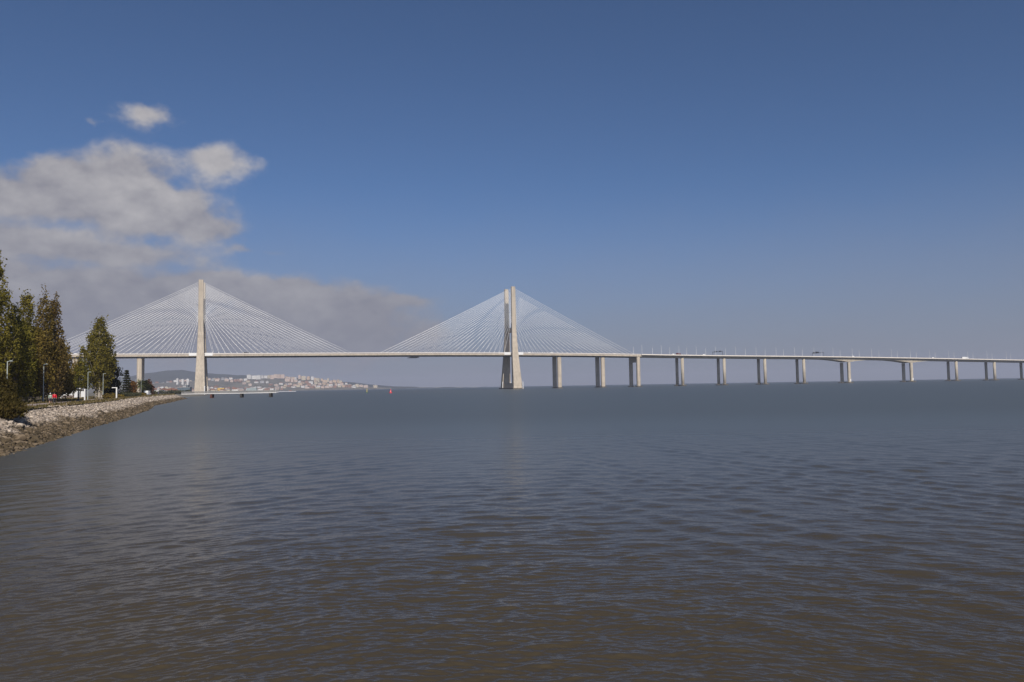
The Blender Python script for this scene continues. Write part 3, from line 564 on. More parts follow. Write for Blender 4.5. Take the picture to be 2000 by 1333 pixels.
for sp in (-210, 210):
    lg = [leg(sp, -1), leg(sp, 1)]
    m = MB(); m.hexa([(sp - 2.6, -14.6, 82), (sp + 2.6, -14.6, 82), (sp + 2.6, 14.6, 82), (sp - 2.6, 14.6, 82)], [(sp - 2.6, -14.4, 88), (sp + 2.6, -14.4, 88), (sp + 2.6, 14.4, 88), (sp - 2.6, 14.4, 88)])
    m.build('pylon_cross_beam', CONC, bridge)
    m = MB(); m.box(sp - 8.2, sp + 8.2, -35.5, 35.5, -2, 1.6); m.box(sp - 4.6, sp + 4.6, -23.6, 23.6, 1.6, 8.4); m.build('pylon_base', CONC, bridge)
    m = MB()
    for k in range(7): m.box(sp - 3.4, sp + 3.4, -25.6, -25.2, 9 + k * 2.2, 9.5 + k * 2.2)
    for sg in (-1, 1):
        for x in (-6.2, 6.2):
            p = MB(); v = -36.2 if sg < 0 else 22.4
            if sg < 0 and x < 0: continue
            p.tube([(sp + x, v, -1.0), (sp + x, v, 10.5)], .55, 10); p.build('fender_pole', WHITE, bridge)
    for sg in (-1, 1):
        for d in (-1, 1):
            a = sp + d * 4.9; b = sp + d * 14.2; z = zts(sp); m = MB(); v0, v1 = sorted((sg * 15.72, sg * 15.52)); m.box(min(a, b), max(a, b), v0, v1, z - 3.2, z + .5)
            if sg > 0: m.box(min(a, b), max(a, b), v0, v1, z + .5, z + 1.6)
            m.build('wind_screen', WHITE, bridge)
    # small lift cabin and rails on the pylon head
    for sg in (-1, 1):
        m = MB(); m.box(sp - 2.0, sp + 2.0, sg * 17 - 1.4, sg * 17 + 1.4, 147, 147.25)
        for x, y in ((-1.9, -1.3), (1.9, -1.3), (1.9, 1.3), (-1.9, 1.3)): m.box(sp + x - .06, sp + x + .06, sg * 17 + y - .06, sg * 17 + y + .06, 147.2, 148.3)
        m.build('pylon_cap', CONC, bridge)
# stay cables: the near plane one part each, the far plane one uncountable fan behind it
far = MB()
for sp in (-210, 210):
    for d in (-1, 1):
        for i in range(24):
            sa = sp + d * (14.5 + 7.72 * i); t = i / 23; zp = 98.0 + 46.0 * t ** .93
            for sg in (-1, 1):
                p0 = Vector((sa, sg * 15.0, zts(sa) - 1.2)); p1 = Vector((sp + d * (2.9 + .3 * (1 - t)), sg * 16.9, zp)); Lc = (p1 - p0).length
                pts = [p0.lerp(p1, k / 6) - Vector((0, 0, 4 * (k / 6) * (1 - k / 6) * Lc * Lc * 2.2e-5)) for k in range(7)]
                if sg < 0:
                    m = MB(); m.tube(pts, .172, 6); m.tube([p0, p0.lerp(p1, 3.2 / Lc)], .26, 6); m.build('stay_cable', SHEATH, bridge, True)
                else: far.tube(pts, .15, 6)
tag(far.build('far_stay_cables', SHEATH, bridge, True), kind='stuff')
# side span piers: pairs of slender rectangular columns
def column(m, s, v, ws, wv_, z0, z1, n=4):
    c = min(ws, wv_) * (.22 if n == 4 else .0); a, b = ws / 2, wv_ / 2
    if n == 4: r_i = [(-a + c, -b), (a - c, -b), (a, -b + c), (a, b - c), (a - c, b), (-a + c, b), (-a, b - c), (-a, -b + c)]
    else: r_i = [(a * math.cos(2 * math.pi * i / n), b * math.sin(2 * math.pi * i / n)) for i in range(n)]
    m.loft([[(s + x, v + y, z) for x, y in r_i] for z in (z0, z1)])
for s in (-432, -355, -282.5, 281.2, 350.5):
    for v in (-10, 10):
        m = MB(); column(m, s, v, 5.9, 4.2, -2, zts(s) - 3.85); m.build('pier_column', CONC, bridge)
    m = MB(); m.box(s - 4.2, s + 4.2, -13.5, 13.5, -2, .75); m.build('pier_footing', CONC, bridge)
s = 407.5
for v in (-12.6, 12.6):
    m = MB(); column(m, s, v, 5.4, 4.4, -2, zts(s) - (.1 if v < 0 else 3.9)); m.build('pier_column', CONC, bridge)
m = MB(); m.box(s - 2.3, s + 2.3, -10.35, 10.35, zts(s) - 12.5, zts(s) - 4.4); m.build('pier_cross_beam', CONC, bridge)
for v in (-12.6, 12.6):
    m = MB(); m.box(s - 4.4, s + 4.4, v - 3.6, v + 3.6, -2, .9); m.build('pier_footing', CONC, bridge)

# ---- viaduct
VP = [484.6, 558.3, 632.5, 706, 794, 922, 1019.5, 1105, 1187, 1265]; HA = (794, 922)
def girder(s, v, dz):
    if dz > -4: return dz
    k = 0
    for c in HA: k = max(k, (1 - min(1, abs(s - c) / 58)) ** 2)
    return dz - 4.3 * k
run('deck_slab', [(-15.2, -1.15), (-15.2, -.85), (15.2, -.85), (15.2, -1.15), (9, -1.5), (-9, -1.5)], SE + .6, 1300, CONC2, via, 20, SE)
for sg in (-1, 1):
    a, b = sorted((sg * 15.5, sg * 15.1)); run('parapet', rect(a, b, -1.55, 0.0), SE + .6, 1300, PARA, via, 20, SE)
    a, b = (sg * 11.4, sg * 3.0); sec = [(a, -1.2), (b, -1.2), (sg * 4.2, -4.6), (sg * 10.2, -4.6)]
    if sg < 0: sec = sec[::-1]
    run('box_girder', sec, SE + .6, 1300, CONC2, via, 6, SE, girder)
for s in VP:
    big = s in HA
    for v in (-8.6, 8.6):
        m = MB(); z1 = zts(s) + girder(s, 0, -4.6) - .25
        column(m, s - SE, v, 5.0 if big else 4.7, 4.4, .5, z1, 4 if big else 18)
        if not big: m.box(s - SE - 1.5, s - SE + 1.5, v - 1.5, v + 1.5, z1 - .02, z1 + .3)
        m.build('pier_column', CONC2, via, not big)
    hw = 6.0 if big else 4.6
    for v in (-8.6, 8.6):
        m = MB(); m.lathe([(1, -2), (1, 1.1), (.94, 1.4)], 20, (s - SE, v), hw, 7.4); m.build('pier_footing', CONC2, via)
    if big:
        m = MB(); m.box(s - SE - .2, s - SE + 1.8, -11.05, -10.85, 3.0, 6.6); m.build('navigation_panel', WHITE, via)
# expansion joint block between bridge and viaduct belongs to the deck end
# ---- lamp posts on the viaduct
def W3(s, v, z): return (BC[0] + s * math.cos(PHI) - v * math.sin(PHI), BC[1] + s * math.sin(PHI) + v * math.cos(PHI), z)
def bridge_lamp():
    root = empty('bridge_lamp', (0, 0, 0)); m = MB(); m.tube([(0, 0, 0), (0, 0, 6), (0, 0, 13.6)], [.30, .26, .20], 8); m.tube([(0, 0, 0), (0, 0, .5)], .36, 8); m.build('pole', STEEL, root)
    a = MB(); a.tube([(0, 0, 13.5), (0, .8, 14.5), (0, 2.2, 14.9)], [.12, .10, .08], 6); a.build('arm', STEEL, root)
    h_ = MB(); h_.hexa([(-.2, 2.0, 14.78), (.2, 2.0, 14.78), (.14, 3.1, 14.86), (-.14, 3.1, 14.86)], [(-.16, 2.0, 15.0), (.16, 2.0, 15.0), (.1, 3.1, 14.97), (-.1, 3.1, 14.97)]); h_.build('lamp_head', STEEL, root)
    return root
LP = [413.5, 446, 476, 506, 540, 576, 613, 650, 685, 722, 759, 797, 836, 877, 916, 957, 998, 1040, 1083, 1127, 1171]
proto = bridge_lamp(); first = True
for sg in (-1, 1):
    for s in LP:
        o = proto if first else copy_tree(proto); first = False
        o.location = W3(s, sg * 14.6, zts(s) - .86); o.rotation_euler = (0, 0, PHI + (0 if sg < 0 else math.pi))
        tag(o, 'tall grey lamp post on the %s parapet of the long viaduct' % ('near' if sg < 0 else 'far'), 'lamp post', 'lamp posts along the viaduct, %s side' % ('near' if sg < 0 else 'far'))
# ---- sign gantries over the road
def gantry(name, s, label, boards):
    root = tag(empty(name, W3(s, 0, zts(s) - .86), PHI), label, 'sign gantry')
    for v in (-14.3, 14.3):
        m = MB(); m.tube([(0, v, 0), (0, v, 7.2)], .24, 8); m.build('post', DARK, root)
    m = MB(); m.box(-.3, .3, -14.5, 14.5, 6.5, 6.75); m.box(-.3, .3, -14.5, 14.5, 7.45, 7.65)
    for k in range(12): m.tube([(0, -14.3 + 2.38 * k, 6.6), (0, -13.1 + 2.38 * k, 7.5), (0, -11.9 + 2.38 * k, 6.6)], .08, 5)
    m.build('beam', DARK, root)
    for (v, w, z0, z1) in boards:
        m = MB(); m.box(-.5, -.38, v - w / 2, v + w / 2, z0, z1); m.build('sign_board', DARK, root)
gantry('sign_gantry', 552.5, 'dark sign gantry with a long beam over the viaduct road', [(4, 8, 6.3, 7.9), (-8, 6, 6.4, 8.0)])
gantry('sign_gantry', 741, 'dark sign gantry with square boards, farther right on the viaduct', [(9.5, 4.5, 6.2, 9.0), (3.5, 4.0, 6.2, 9.2), (-1, 3.5, 6.3, 8.8)])
# ---- maintenance gantry under the main span
root = tag(empty('maintenance_gantry', W3(67.5, 0, zts(67.5) - 4.4), PHI), 'dark maintenance gantry hanging under the main span', 'gantry')
m = MB(); m.box(-6, 6, -15, 15, -2.6, -2.3); m.box(-5, 5, -13, 13, -1.9, -1.6); m.build('platform', DARK, root)
m = MB()
for x in (-5.8, -2, 2, 5.8):
    for v in (-14.8, 14.8): m.box(x - .12, x + .12, v - .12, v + .12, -2.3, .9 if abs(x) < 3 else -1.0)
m.box(-5.9, 5.9, -14.9, -14.7, -1.3, -1.15); m.box(-5.9, 5.9, 14.7, 14.9, -1.3, -1.15); m.build('hanger_frame', DARK, root)

# ------------------------------------------------------------------ vehicles
PAINTS = {}
def paint(n, c):
    if n not in PAINTS: PAINTS[n] = M(n + '_paint', c, .35, .04, 2, spec=.5)
    return PAINTS[n]
def extrude(m, prof, y0, y1):
    """closed side outline (x, z) extruded across"""
    m.loft([[(x, y0, z) for x, z in prof], [(x, y1, z) for x, z in prof]])
def wheels(root, xs, r, w):
    for x in xs:
        for y in (-w, w):
            t = MB(); s_ = .13 if y > 0 else -.13
            t.loft([[(x + r * math.cos(a * .3927), y + d, r + r * math.sin(a * .3927)) for a in range(16)] for d in (-.13, .13)]); wh = t.build('wheel', RUBBER, root)
            k = MB(); k.loft([[(x + r * .55 * math.cos(a * .628), y + s_ + d, r + r * .55 * math.sin(a * .628)) for a in range(10)] for d in (-.02, .02)]); k.build('rim', STEEL, wh)
def van(loc, rz, label, col, kind='van', group=None):
    root = tag(empty('van', loc, rz), label, kind, group); p = paint(*col); m = MB()
    extrude(m, [(-2.7, .45), (2.55, .45), (2.65, .9), (2.45, 1.15), (1.75, 1.3), (1.15, 2.05), (.8, 2.3), (-2.6, 2.35), (-2.72, 2.1)], -.95, .95); m.build('body', p, root)
    g = MB(); g.hexa([(1.79, -.8, 1.34), (1.79, .8, 1.34), (1.23, .74, 2.03), (1.23, -.74, 2.03)], [(1.83, -.8, 1.36), (1.83, .8, 1.36), (1.27, .74, 2.06), (1.27, -.74, 2.06)]); g.build('windscreen', GLASS, root)
    for y in (-1, 1):
        g = MB(); a, b = sorted((y * .955, y * .975)); extrude(g, [(.35, 1.35), (1.5, 1.35), (1.02, 1.98), (.35, 2.0)], a, b); g.build('side_window', GLASS, root)
    wheels(root, (-1.75, 1.75), .36, .86); return root
def truck(loc, rz, label, cab, box, L_=9.0, flat=False, hgt=3.7):
    root = tag(empty('truck', loc, rz), label, 'truck'); x1 = L_ / 2
    m = MB(); m.box(-x1, x1 - 2.3, -1.1, 1.1, .75, 1.05); m.build('chassis', DARK, root)
    m = MB(); extrude(m, [(x1 - 2.1, .6), (x1, .6), (x1 + .05, 1.5), (x1 - .12, 2.75), (x1 - .5, 3.0), (x1 - 2.1, 3.0)], -1.2, 1.2); c = m.build('cab', paint(*cab), root)
    g = MB(); g.hexa([(x1 + .06, -1.05, 1.65), (x1 + .06, 1.05, 1.65), (x1 - .09, 1.0, 2.65), (x1 - .09, -1.0, 2.65)], [(x1 + .1, -1.05, 1.66), (x1 + .1, 1.05, 1.66), (x1 - .05, 1.0, 2.66), (x1 - .05, -1.0, 2.66)]); g.build('windscreen', GLASS, c)
    m = MB()
    if flat: m.box(-x1, x1 - 2.4, -1.22, 1.22, 1.06, 1.4); m.box(x1 - 2.6, x1 - 2.45, -1.2, 1.2, 1.4, 2.6)
    else: m.box(-x1, x1 - 2.35, -1.24, 1.24, 1.06, hgt)
    m.build('cargo_bed' if flat else 'cargo_box', paint(*box), root)
    if flat:
        m = MB(); m.box(-x1 + .4, x1 - 3.0, -1.1, 1.1, 1.41, 2.7); m.build('load', DARK, root)
    wheels(root, (-x1 + 1.2, -x1 + 2.5, x1 - 1.2), .5, 1.05); return root
WH = ('white', (.78, .78, .77)); BL = ('dark_blue', (.03, .05, .09)); RD = ('dark_red', (.11, .018, .018)); GY = ('dark_grey', (.07, .07, .075))
def road(s, v): return W3(s, v, zts(s) - (1.33 if s < SE else .84))
truck(road(-365, -9.5), PHI, 'long dark blue truck on the bridge deck, between the trees', BL, BL, 14.5, hgt=4.0)
van(road(-353.5, -9.5), PHI, 'white van just ahead of the dark blue truck on the bridge', WH)
truck(road(-155, -9.5), PHI, 'dark flatbed truck on the main span by the left pylon', GY, GY, 9.5, True)
van(road(236.5, -10), PHI, 'white van on the bridge deck just right of the right pylon', WH)
van(road(270.5, -10), PHI, 'white van on the bridge deck above the first pier right of the pylon', WH)
van(road(371, -10), PHI, 'white van on the bridge deck between the last two pairs of cables', WH)
van(road(469.5, -10), PHI, 'white van behind the dark red truck on the viaduct', WH)
truck(road(477.5, -10), PHI, 'dark red truck on the viaduct above its first columns', RD, RD, 7.0, hgt=3.4)
van(road(522.5, -10), PHI, 'white van on the viaduct left of the long sign gantry', WH)
van(road(802.5, -10), PHI, 'white van above the first deep haunch of the viaduct', WH)
van(road(968.5, -10), PHI, 'white van on the viaduct right of the second deep haunch', WH)
truck(road(1038, -10), PHI, 'long white lorry far right on the viaduct', WH, WH, 14.0, hgt=3.9)
van((-178.6, 390, GZ), R(100), 'white van parked among the last trees of the shore park', WH)

# ------------------------------------------------------------------ jetty
jr = tag(empty('jetty', (-164.5, 466, 0), R(-3.2)), 'low white jetty with grey railing reaching out from the stone point', 'jetty')
m = MB(); m.box(-29, 27.5, -2, 2, 2.35, 2.75); m.build('deck', M('pale_jetty_deck', (.66, .64, .62), .7, .06, .5), jr)
for x, c in ((-11.5, 0), (6.3, 1), (23.6, 1)):
    for y in (-1.3, 1.3):
        m = MB(); m.tube([(x, y, -1.5), (x, y, 2.35)], .62, 12); m.build('pile', M('rusty_pile', (.12, .05, .035), .8, .3, 1) if c == 0 else M('dark_pile', (.05, .045, .04), .8, .3, 1), jr)
for y in (-1.9, 1.9):
    m = MB(); m.box(-29, 27.5, y - .05, y + .05, 3.92, 4.05); m.box(-29, 27.5, y - .03, y + .03, 3.3, 3.36)
    for k in range(226): m.box(-28.9 + .25 * k - .07, -28.9 + .25 * k + .07, y - .03, y + .03, 2.75, 3.92)
    m.build('railing', M('grey_railing', (.25, .245, .24), .6, .05, 1), jr)
m = MB(); m.tube([(27.2, -1.9, 2.75), (27.2, -1.9, 5.2)], .07, 8); m.build('end_post', STEEL, jr)

# ------------------------------------------------------------------ buoys and pontoon
b1 = tag(empty('buoy', (-131.5, 719, 0)), 'slim yellow and green pole buoy, left of the red buoy', 'buoy')
m = MB(); m.lathe([(.3, -1.2), (.75, -.2), (.75, .5), (.35, .8)], 14); m.build('float', paint('buoy_green', (.05, .14, .07)), b1, False)
m = MB(); m.lathe([(.34, .8), (.28, 3.6), (.1, 3.9)], 12); m.build('mast', paint('buoy_yellow', (.55, .46, .12)), b1)
b2 = tag(empty('buoy', (-97.6, 637, 0)), 'red cone shaped buoy out on the open water', 'buoy')
m = MB(); m.lathe([(.5, -1.2), (1.15, -.2), (1.15, .55), (1.0, .7)], 16); m.build('float', paint('buoy_red', (.55, .03, .05)), b2)
m = MB(); m.lathe([(.85, .7), (.3, 2.7), (.28, 3.1), (.05, 3.3)], 12); m.build('cone', paint('buoy_red', (.55, .03, .05)), b2)
pr = tag(empty('pontoon', (-462, 1640, 0), R(8)), 'low grey pontoon moored beyond the end of the jetty', 'pontoon')
m = MB(); m.box(-22, 16, -3, 3, -.5, 1.5); m.build('hull', M('pontoon_grey', (.42, .42, .44), .7, .08, .3), pr)
m = MB(); m.box(2, 7, -2, 2, 1.5, 2.6); m.build('hut', paint('rust_orange', (.30, .10, .05)), pr)

# ------------------------------------------------------------------ promenade lamps, lights, fence, kiosk
POLE = M('pale_green_pole', (.36, .40, .38), .5, .06, 2, spec=.4)
def street_lamp(loc, hgt, rz, label):
    root = tag(empty('street_lamp', loc, rz), label, 'street lamp', 'street lamps along the promenade')
    m = MB(); m.tube([(0, 0, 0), (0, 0, .9)], .11, 8); m.tube([(0, 0, .85), (0, 0, hgt)], [.085, .06], 8); m.build('pole', POLE, root)
    m = MB(); m.tube([(0, 0, hgt - .1), (.35, 0, hgt + .05)], .05, 6); m.build('arm', POLE, root)
    m = MB(); m.lathe([(.05, -.10), (.23, -.07), (.23, 0), (.08, .06)], 12, (.52, 0)); 
    m.v = [(x, y, z + hgt + .05) for x, y, z in m.v]; m.build('lamp_head', POLE, root)
street_lamp((-69.8, 110, GZ), 6.2, 0, 'street lamp half hidden behind the dark feathery bush')
street_lamp((-88.3, 150, GZ), 7.2, 0, 'street lamp standing before the dark backdrop tree, nearest with its head to the right')
street_lamp((-106.6, 200, GZ), 6.9, .4, 'street lamp in front of the small yellow green tree')
street_lamp((-118.2, 230, GZ), 7.2, .4, 'street lamp right of the stems of the lone poplar')
street_lamp((-147.1, 300, GZ), 7.5, .4, 'street lamp just left of the tiered conifer')
street_lamp((-160.1, 333, GZ), 7.6, .4, 'street lamp just right of the tiered conifer')
street_lamp((-170.3, 360, GZ), 7.6, .4, 'street lamp left of the palm')
street_lamp((-174.8, 375, GZ), 7.6, .4, 'street lamp in front of the palm crown')
street_lamp((-192.8, 424, GZ), 7.7, .4, 'street lamp in front of the reddish tree, last of the row')
def path_light(loc, hgt, arm, rz, label, mat):
    root = tag(empty('path_light', loc, rz), label, 'path light'); m = MB(); m.box(-.13, .13, -.1, .1, 0, hgt); m.build('post', mat, root)
    if arm: m = MB(); m.box(-arm, -.13, -.12, .12, hgt - .16, hgt + .02); m.build('arm', mat, root)
path_light((-94.4, 190, GZ), 2.9, 1.1, 0, 'white path light shaped like an upside down L', WHITE)
path_light((-99.3, 185, GZ), 2.6, 0, 0, 'plain pale path post at the left of the lone poplar', WHITE)
root = tag(empty('sign_post', (-98, 180, GZ)), 'dark post with a small pale T shaped top before the kiosk', 'sign post')
m = MB(); m.box(-.1, .1, -.1, .1, 0, 2.6); m.build('post', DARK, root); m = MB(); m.box(-.42, .42, -.16, .16, 2.6, 2.82); m.build('top_plate', WHITE, root)
fr = tag(empty('wooden_fence', (-100, 168, GZ), R(62)), 'low dark wooden rail fence beside the promenade', 'fence')
for k in range(7):
    m = MB(); m.box(-6 + 2 * k - .07, -6 + 2 * k + .07, -.07, .07, -.1, 1.05); m.build('post', WOOD, fr)
for z in (.4, .85):
    m = MB(); m.box(-6.1, 6.1, -.12, -.072, z, z + .14); m.build('rail', WOOD, fr)
def kiosk():
    root = tag(empty('kiosk', (-166.5, 302, GZ), R(24)), 'low white kiosk with a sloping roof behind the nearly bare tree', 'kiosk')
    m = MB(); extrude(m, [(-4.2, 0), (4.2, 0), (4.2, 2.6), (-4.2, 3.9)], -3, 3); m.build('wall', M('white_wall', (.66, .66, .66), .8, .06, .6), root)
    m = MB(); m.hexa([(-4.7, -3.4, 3.94), (4.7, -3.4, 2.5), (4.7, 3.4, 2.5), (-4.7, 3.4, 3.94)], [(-4.7, -3.4, 4.12), (4.7, -3.4, 2.68), (4.7, 3.4, 2.68), (-4.7, 3.4, 4.12)]); m.build('roof', M('dark_roof', (.10, .10, .11), .8, .1, 1), root)
    m = MB(); m.box(1.6, 2.7, -3.05, -3.0, .02, 2.1); m.build('door', M('grey_door', (.25, .26, .28), .6, .05, 1), root)
    m = MB(); m.box(-3.2, .6, -3.04, -3.0, .05, .95); m.build('counter_panel', M('brown_panel', (.16, .12, .10), .7, .1, 1), root)
kiosk()

# ------------------------------------------------------------------ people
SKIN = M('skin', (.42, .26, .18), .6, .05, 3); HAIR = M('dark_hair', (.03, .022, .016), .7, .1, 8)
def skin_obj(name, chains, mat, parent, lvl=1):
    """one continuous surface grown round connected joints"""
    idx = {}; V = []; Rr = []; E = []
    for ch in chains:
        prev = None
        for (p, r) in ch:
            k = tuple(round(c, 4) for c in p)
            if k not in idx: idx[k] = len(V); V.append(p); Rr.append(r)
            i = idx[k]
            if prev is not None and prev != i: E.append((prev, i))
            prev = i
    me = bpy.data.meshes.new(name); me.from_pydata(V, E, []); o = link(name, me, mat, parent); md = o.modifiers.new('skin', 'SKIN'); md.use_smooth_shade = True
    for i, sv in enumerate(me.skin_vertices[0].data): sv.radius = (Rr[i], Rr[i]); sv.use_root = (i == 0)
    sb = o.modifiers.new('sub', 'SUBSURF'); sb.levels = lvl; sb.render_levels = lvl
    return o
def person(loc, rz, label, top, legs, cap=None, hgt=1.0, stride=.16, bare_legs=False):
    """walks along local +y"""
    root = tag(empty('person', loc, rz), label, 'person'); root.scale = (hgt, hgt, hgt)
    hip = (0, 0, .94); waist = (0, 0, 1.10); chest = (0, .01, 1.30); neck = (0, .0, 1.48); skull = (0, .02, 1.60); crown = (0, .02, 1.71)
    ch = [[(hip, .15), (waist, .13), (chest, .16), ((0, 0, 1.42), .11), (neck, .055), (skull, .088), (crown, .07)], [(skull, .088), ((0, .115, 1.585), .022)]]
    ar = []; lg = []
    for sg in (-1, 1):
        st = stride * sg; sh = (.19 * sg, 0, 1.41); el_ = (.25 * sg, -.06 - st * .4, 1.14); wr_ = (.25 * sg, .04 - st * .9, .91); pm_ = (.25 * sg, .055 - st * 1.0, .83)
        ar.append([((0, 0, 1.42), .11), (sh, .058), (el_, .042), (wr_, .028), (pm_, .034)])
        for k, (dx, ln) in enumerate(((-.03, .072), (-.01, .085), (.01, .08), (.03, .062))):
            ar.append([(pm_, .034), ((pm_[0] + .01 * sg, pm_[1] + dx, pm_[2] - ln * .55), .0095), ((pm_[0] - .008 * sg, pm_[1] + dx * 1.1 + .008, pm_[2] - ln), .008)])
        ar.append([(wr_, .028), ((wr_[0] - .02 * sg, wr_[1] + .05, wr_[2] - .05), .011), ((wr_[0] - .03 * sg, wr_[1] + .06, wr_[2] - .09), .009)])
        th = (.095 * sg, 0, .88); kn = (.10 * sg, .03 + st * .5, .49); an = (.10 * sg, -.02 + st * 1.25, .075 + (.05 if sg < 0 else 0)); toe = (.105 * sg, .17 + st * 1.25, .035)
        lg.append([(hip, .15), (th, .10), (kn, .062), (an, .042), (toe, .036)])
    skin_obj('body', ch + ar + lg, SKIN, root)
    infl = lambda cs, d, n: [[(p, r + d) for p, r in c[:n]] for c in cs]
    skin_obj('jacket', [[((0, 0, .90), .165), (waist, .155), (chest, .18), ((0, 0, 1.43), .13)]] + [[((0, 0, 1.43), .13)] + [(p, r + .028) for p, r in a[1:4]] for a in ar if len(a) == 5], top, root)
    skin_obj('shorts' if bare_legs else 'trousers', [[(p, r + .022) for p, r in (c[:3] if bare_legs else c[:4])] for c in lg], legs, root)
    for c in lg:
        s_ = MB(); a = Vector(c[3][0]); t = Vector(c[4][0]); s_.ell(((a.x + t.x) / 2, (a.y + t.y) / 2 - .01, min(a.z, t.z) + .015), (.05, .14, .05), 10, 6); s_.build('shoe', RUBBER, root, True)
    hh = MB(); hh.ell((0, .005, 1.655), (.1, .115, .105), 12, 8); hh.build('hair', HAIR, root, True)
    if cap:
        c_ = MB(); c_.lathe([(.108, 1.665), (.104, 1.72), (.07, 1.77), (.01, 1.785)], 14, (0, .01)); c_.box(-.07, .07, .1, .2, 1.668, 1.682); c_.build('cap', cap, root, False)
    return root
person((-70.7, 123, GZ), R(205), 'person in a bright red jacket walking with someone in a white cap', paint('red_jacket', (.62, .012, .03)), paint('black_trousers', (.02, .02, .025)), None, 1.03)
person((-71.5, 123.3, GZ), R(200), 'person in a white cap and pale green top beside the red jacket', paint('pale_green_top', (.36, .43, .36)), paint('dark_shorts', (.03, .03, .05)), WHITE, .98, bare_legs=True)
person((-146.2, 299, GZ), R(150), 'person in lilac walking by the tiered conifer', paint('lilac_top', (.25, .2, .36)), paint('black_trousers', (.02, .02, .025)), None, 1.0)
person((-178.2, 401, GZ), R(150), 'person in dark blue near the last lamp of the promenade', paint('blue_top', (.10, .10, .22)), paint('black_trousers', (.02, .02, .025)), None, 1.02)

# ------------------------------------------------------------------ far shore, hills and town
CO = np.array(COAST[14:]); 
def coast_x(y): return float(np.interp(y, CO[:, 1], CO[:, 0]))
def hill(x, y):
    d = coast_x(min(y, 5600)) - x
    h_ = 2.2 + 3.0 * smooth(20, 250, d)
    h_ += 30 * smooth(2300, 4300, y) * smooth(60, 900, d) * (1 + .28 * math.sin(x * .004 + 1) + .2 * math.sin(y * .005))
    h_ += 34 * math.exp(-(((x + 1520) / 420) ** 2 + ((y - 4700) / 700) ** 2)) + 22 * math.exp(-(((x + 1180) / 300) ** 2 + ((y - 4900) / 600) ** 2))
    return float(h_ + 60 * smooth(1500, 5000, d) * smooth(1500, 5000, y))
def far_shore():
    ys = np.concatenate([np.arange(470, 1200, 40), np.arange(1200, 6400, 100)]); ds = [-12, 0, 15, 60, 150, 300, 500, 800, 1200, 1800, 2600, 3600, 5200]
    V = []; F = []
    for y in ys:
        cx = coast_x(min(y, 5600)) + (0 if y < 5600 else (y - 5600) * -.9)
        for d in ds: V.append((cx - d, y, -.8 if d < 0 else (1.0 if d == 0 else hill(cx - d, y))))
    k = len(ds)
    for i in range(len(ys) - 1):
        for j in range(k - 1): F.append((i * k + j + 1, i * k + j, (i + 1) * k + j, (i + 1) * k + j + 1))
    m = M('far_scrubland', (.17, .155, .125), .95, .4, .012, detail=8)
    tag(np_mesh('far_shore', V, F, m, smoothed=True), kind='structure')
far_shore()
HILLM = M('wooded_hill', (.034, .042, .036), .95, .3, .004, detail=8)
HS = .70
RIDGE = [(-8200, 120), (-6400, 175), (-4923, 150), (-4420, 178), (-4276, 192), (-4172, 212), (-4056, 233), (-3912, 255), (-3767, 250), (-3593, 226), (-3361, 199), (-3072, 182), (-2841, 167), (-2551, 145), (-2204, 120), (-1742, 66), (-1300, 22), (-1000, -2), (-300, -12)]
RIDGE = [(a * HS, b * HS) for a, b in RIDGE]
def ridge():
    xs = np.linspace(-8200 * HS, -300 * HS, 160); rx = [p[0] for p in RIDGE]; rz = [p[1] for p in RIDGE]; V = []; F = []
    fr_ = [(-1500, -.02), (-1100, .10), (-750, .34), (-400, .72), (-140, .95), (0, 1), (200, .93), (800, .4), (1600, -.03)]
    for x in xs:
        z = float(np.interp(x, rx, rz)) * (1 + .012 * math.sin(x * .021) + .01 * math.sin(x * .047))
        for k, (dy, q) in enumerate(fr_): V.append((x * (6300 + dy) / 6300 if dy < 0 else x, 6300 + dy + 60 * math.sin(x * .006 + k), z * q + 6 * math.sin(x * .013 + k * 2) * (q > .05) * (q < .94)))
    k = len(fr_)
    for i in range(len(xs) - 1):
        for j in range(k - 1): F.append((i * k + j, (i + 1) * k + j, (i + 1) * k + j + 1, i * k + j + 1))
    tag(np_mesh('hills', V, F, HILLM, smoothed=True), kind='structure')
ridge()
def far_spit():
    V = []; F = []
    xs = np.linspace(-1080, -262, 60)
    for i, x in enumerate(xs):
        z = 9 * (1 - i / 59) + 1.5 + 2 * math.sin(i * .7)
        for dy, q in ((-60, -.5), (0, z * .4), (120, z), (500, -1)): V.append((x, 5950 + dy, q))
    for i in range(59):
        for j in range(3): F.append((i * 4 + j, (i + 1) * 4 + j, (i + 1) * 4 + j + 1, i * 4 + j + 1))
    tag(np_mesh('far_land', V, F, M('pale_far_bank', (.46, .43, .39), .95, .3, .01), smoothed=True), kind='structure')
far_spit()

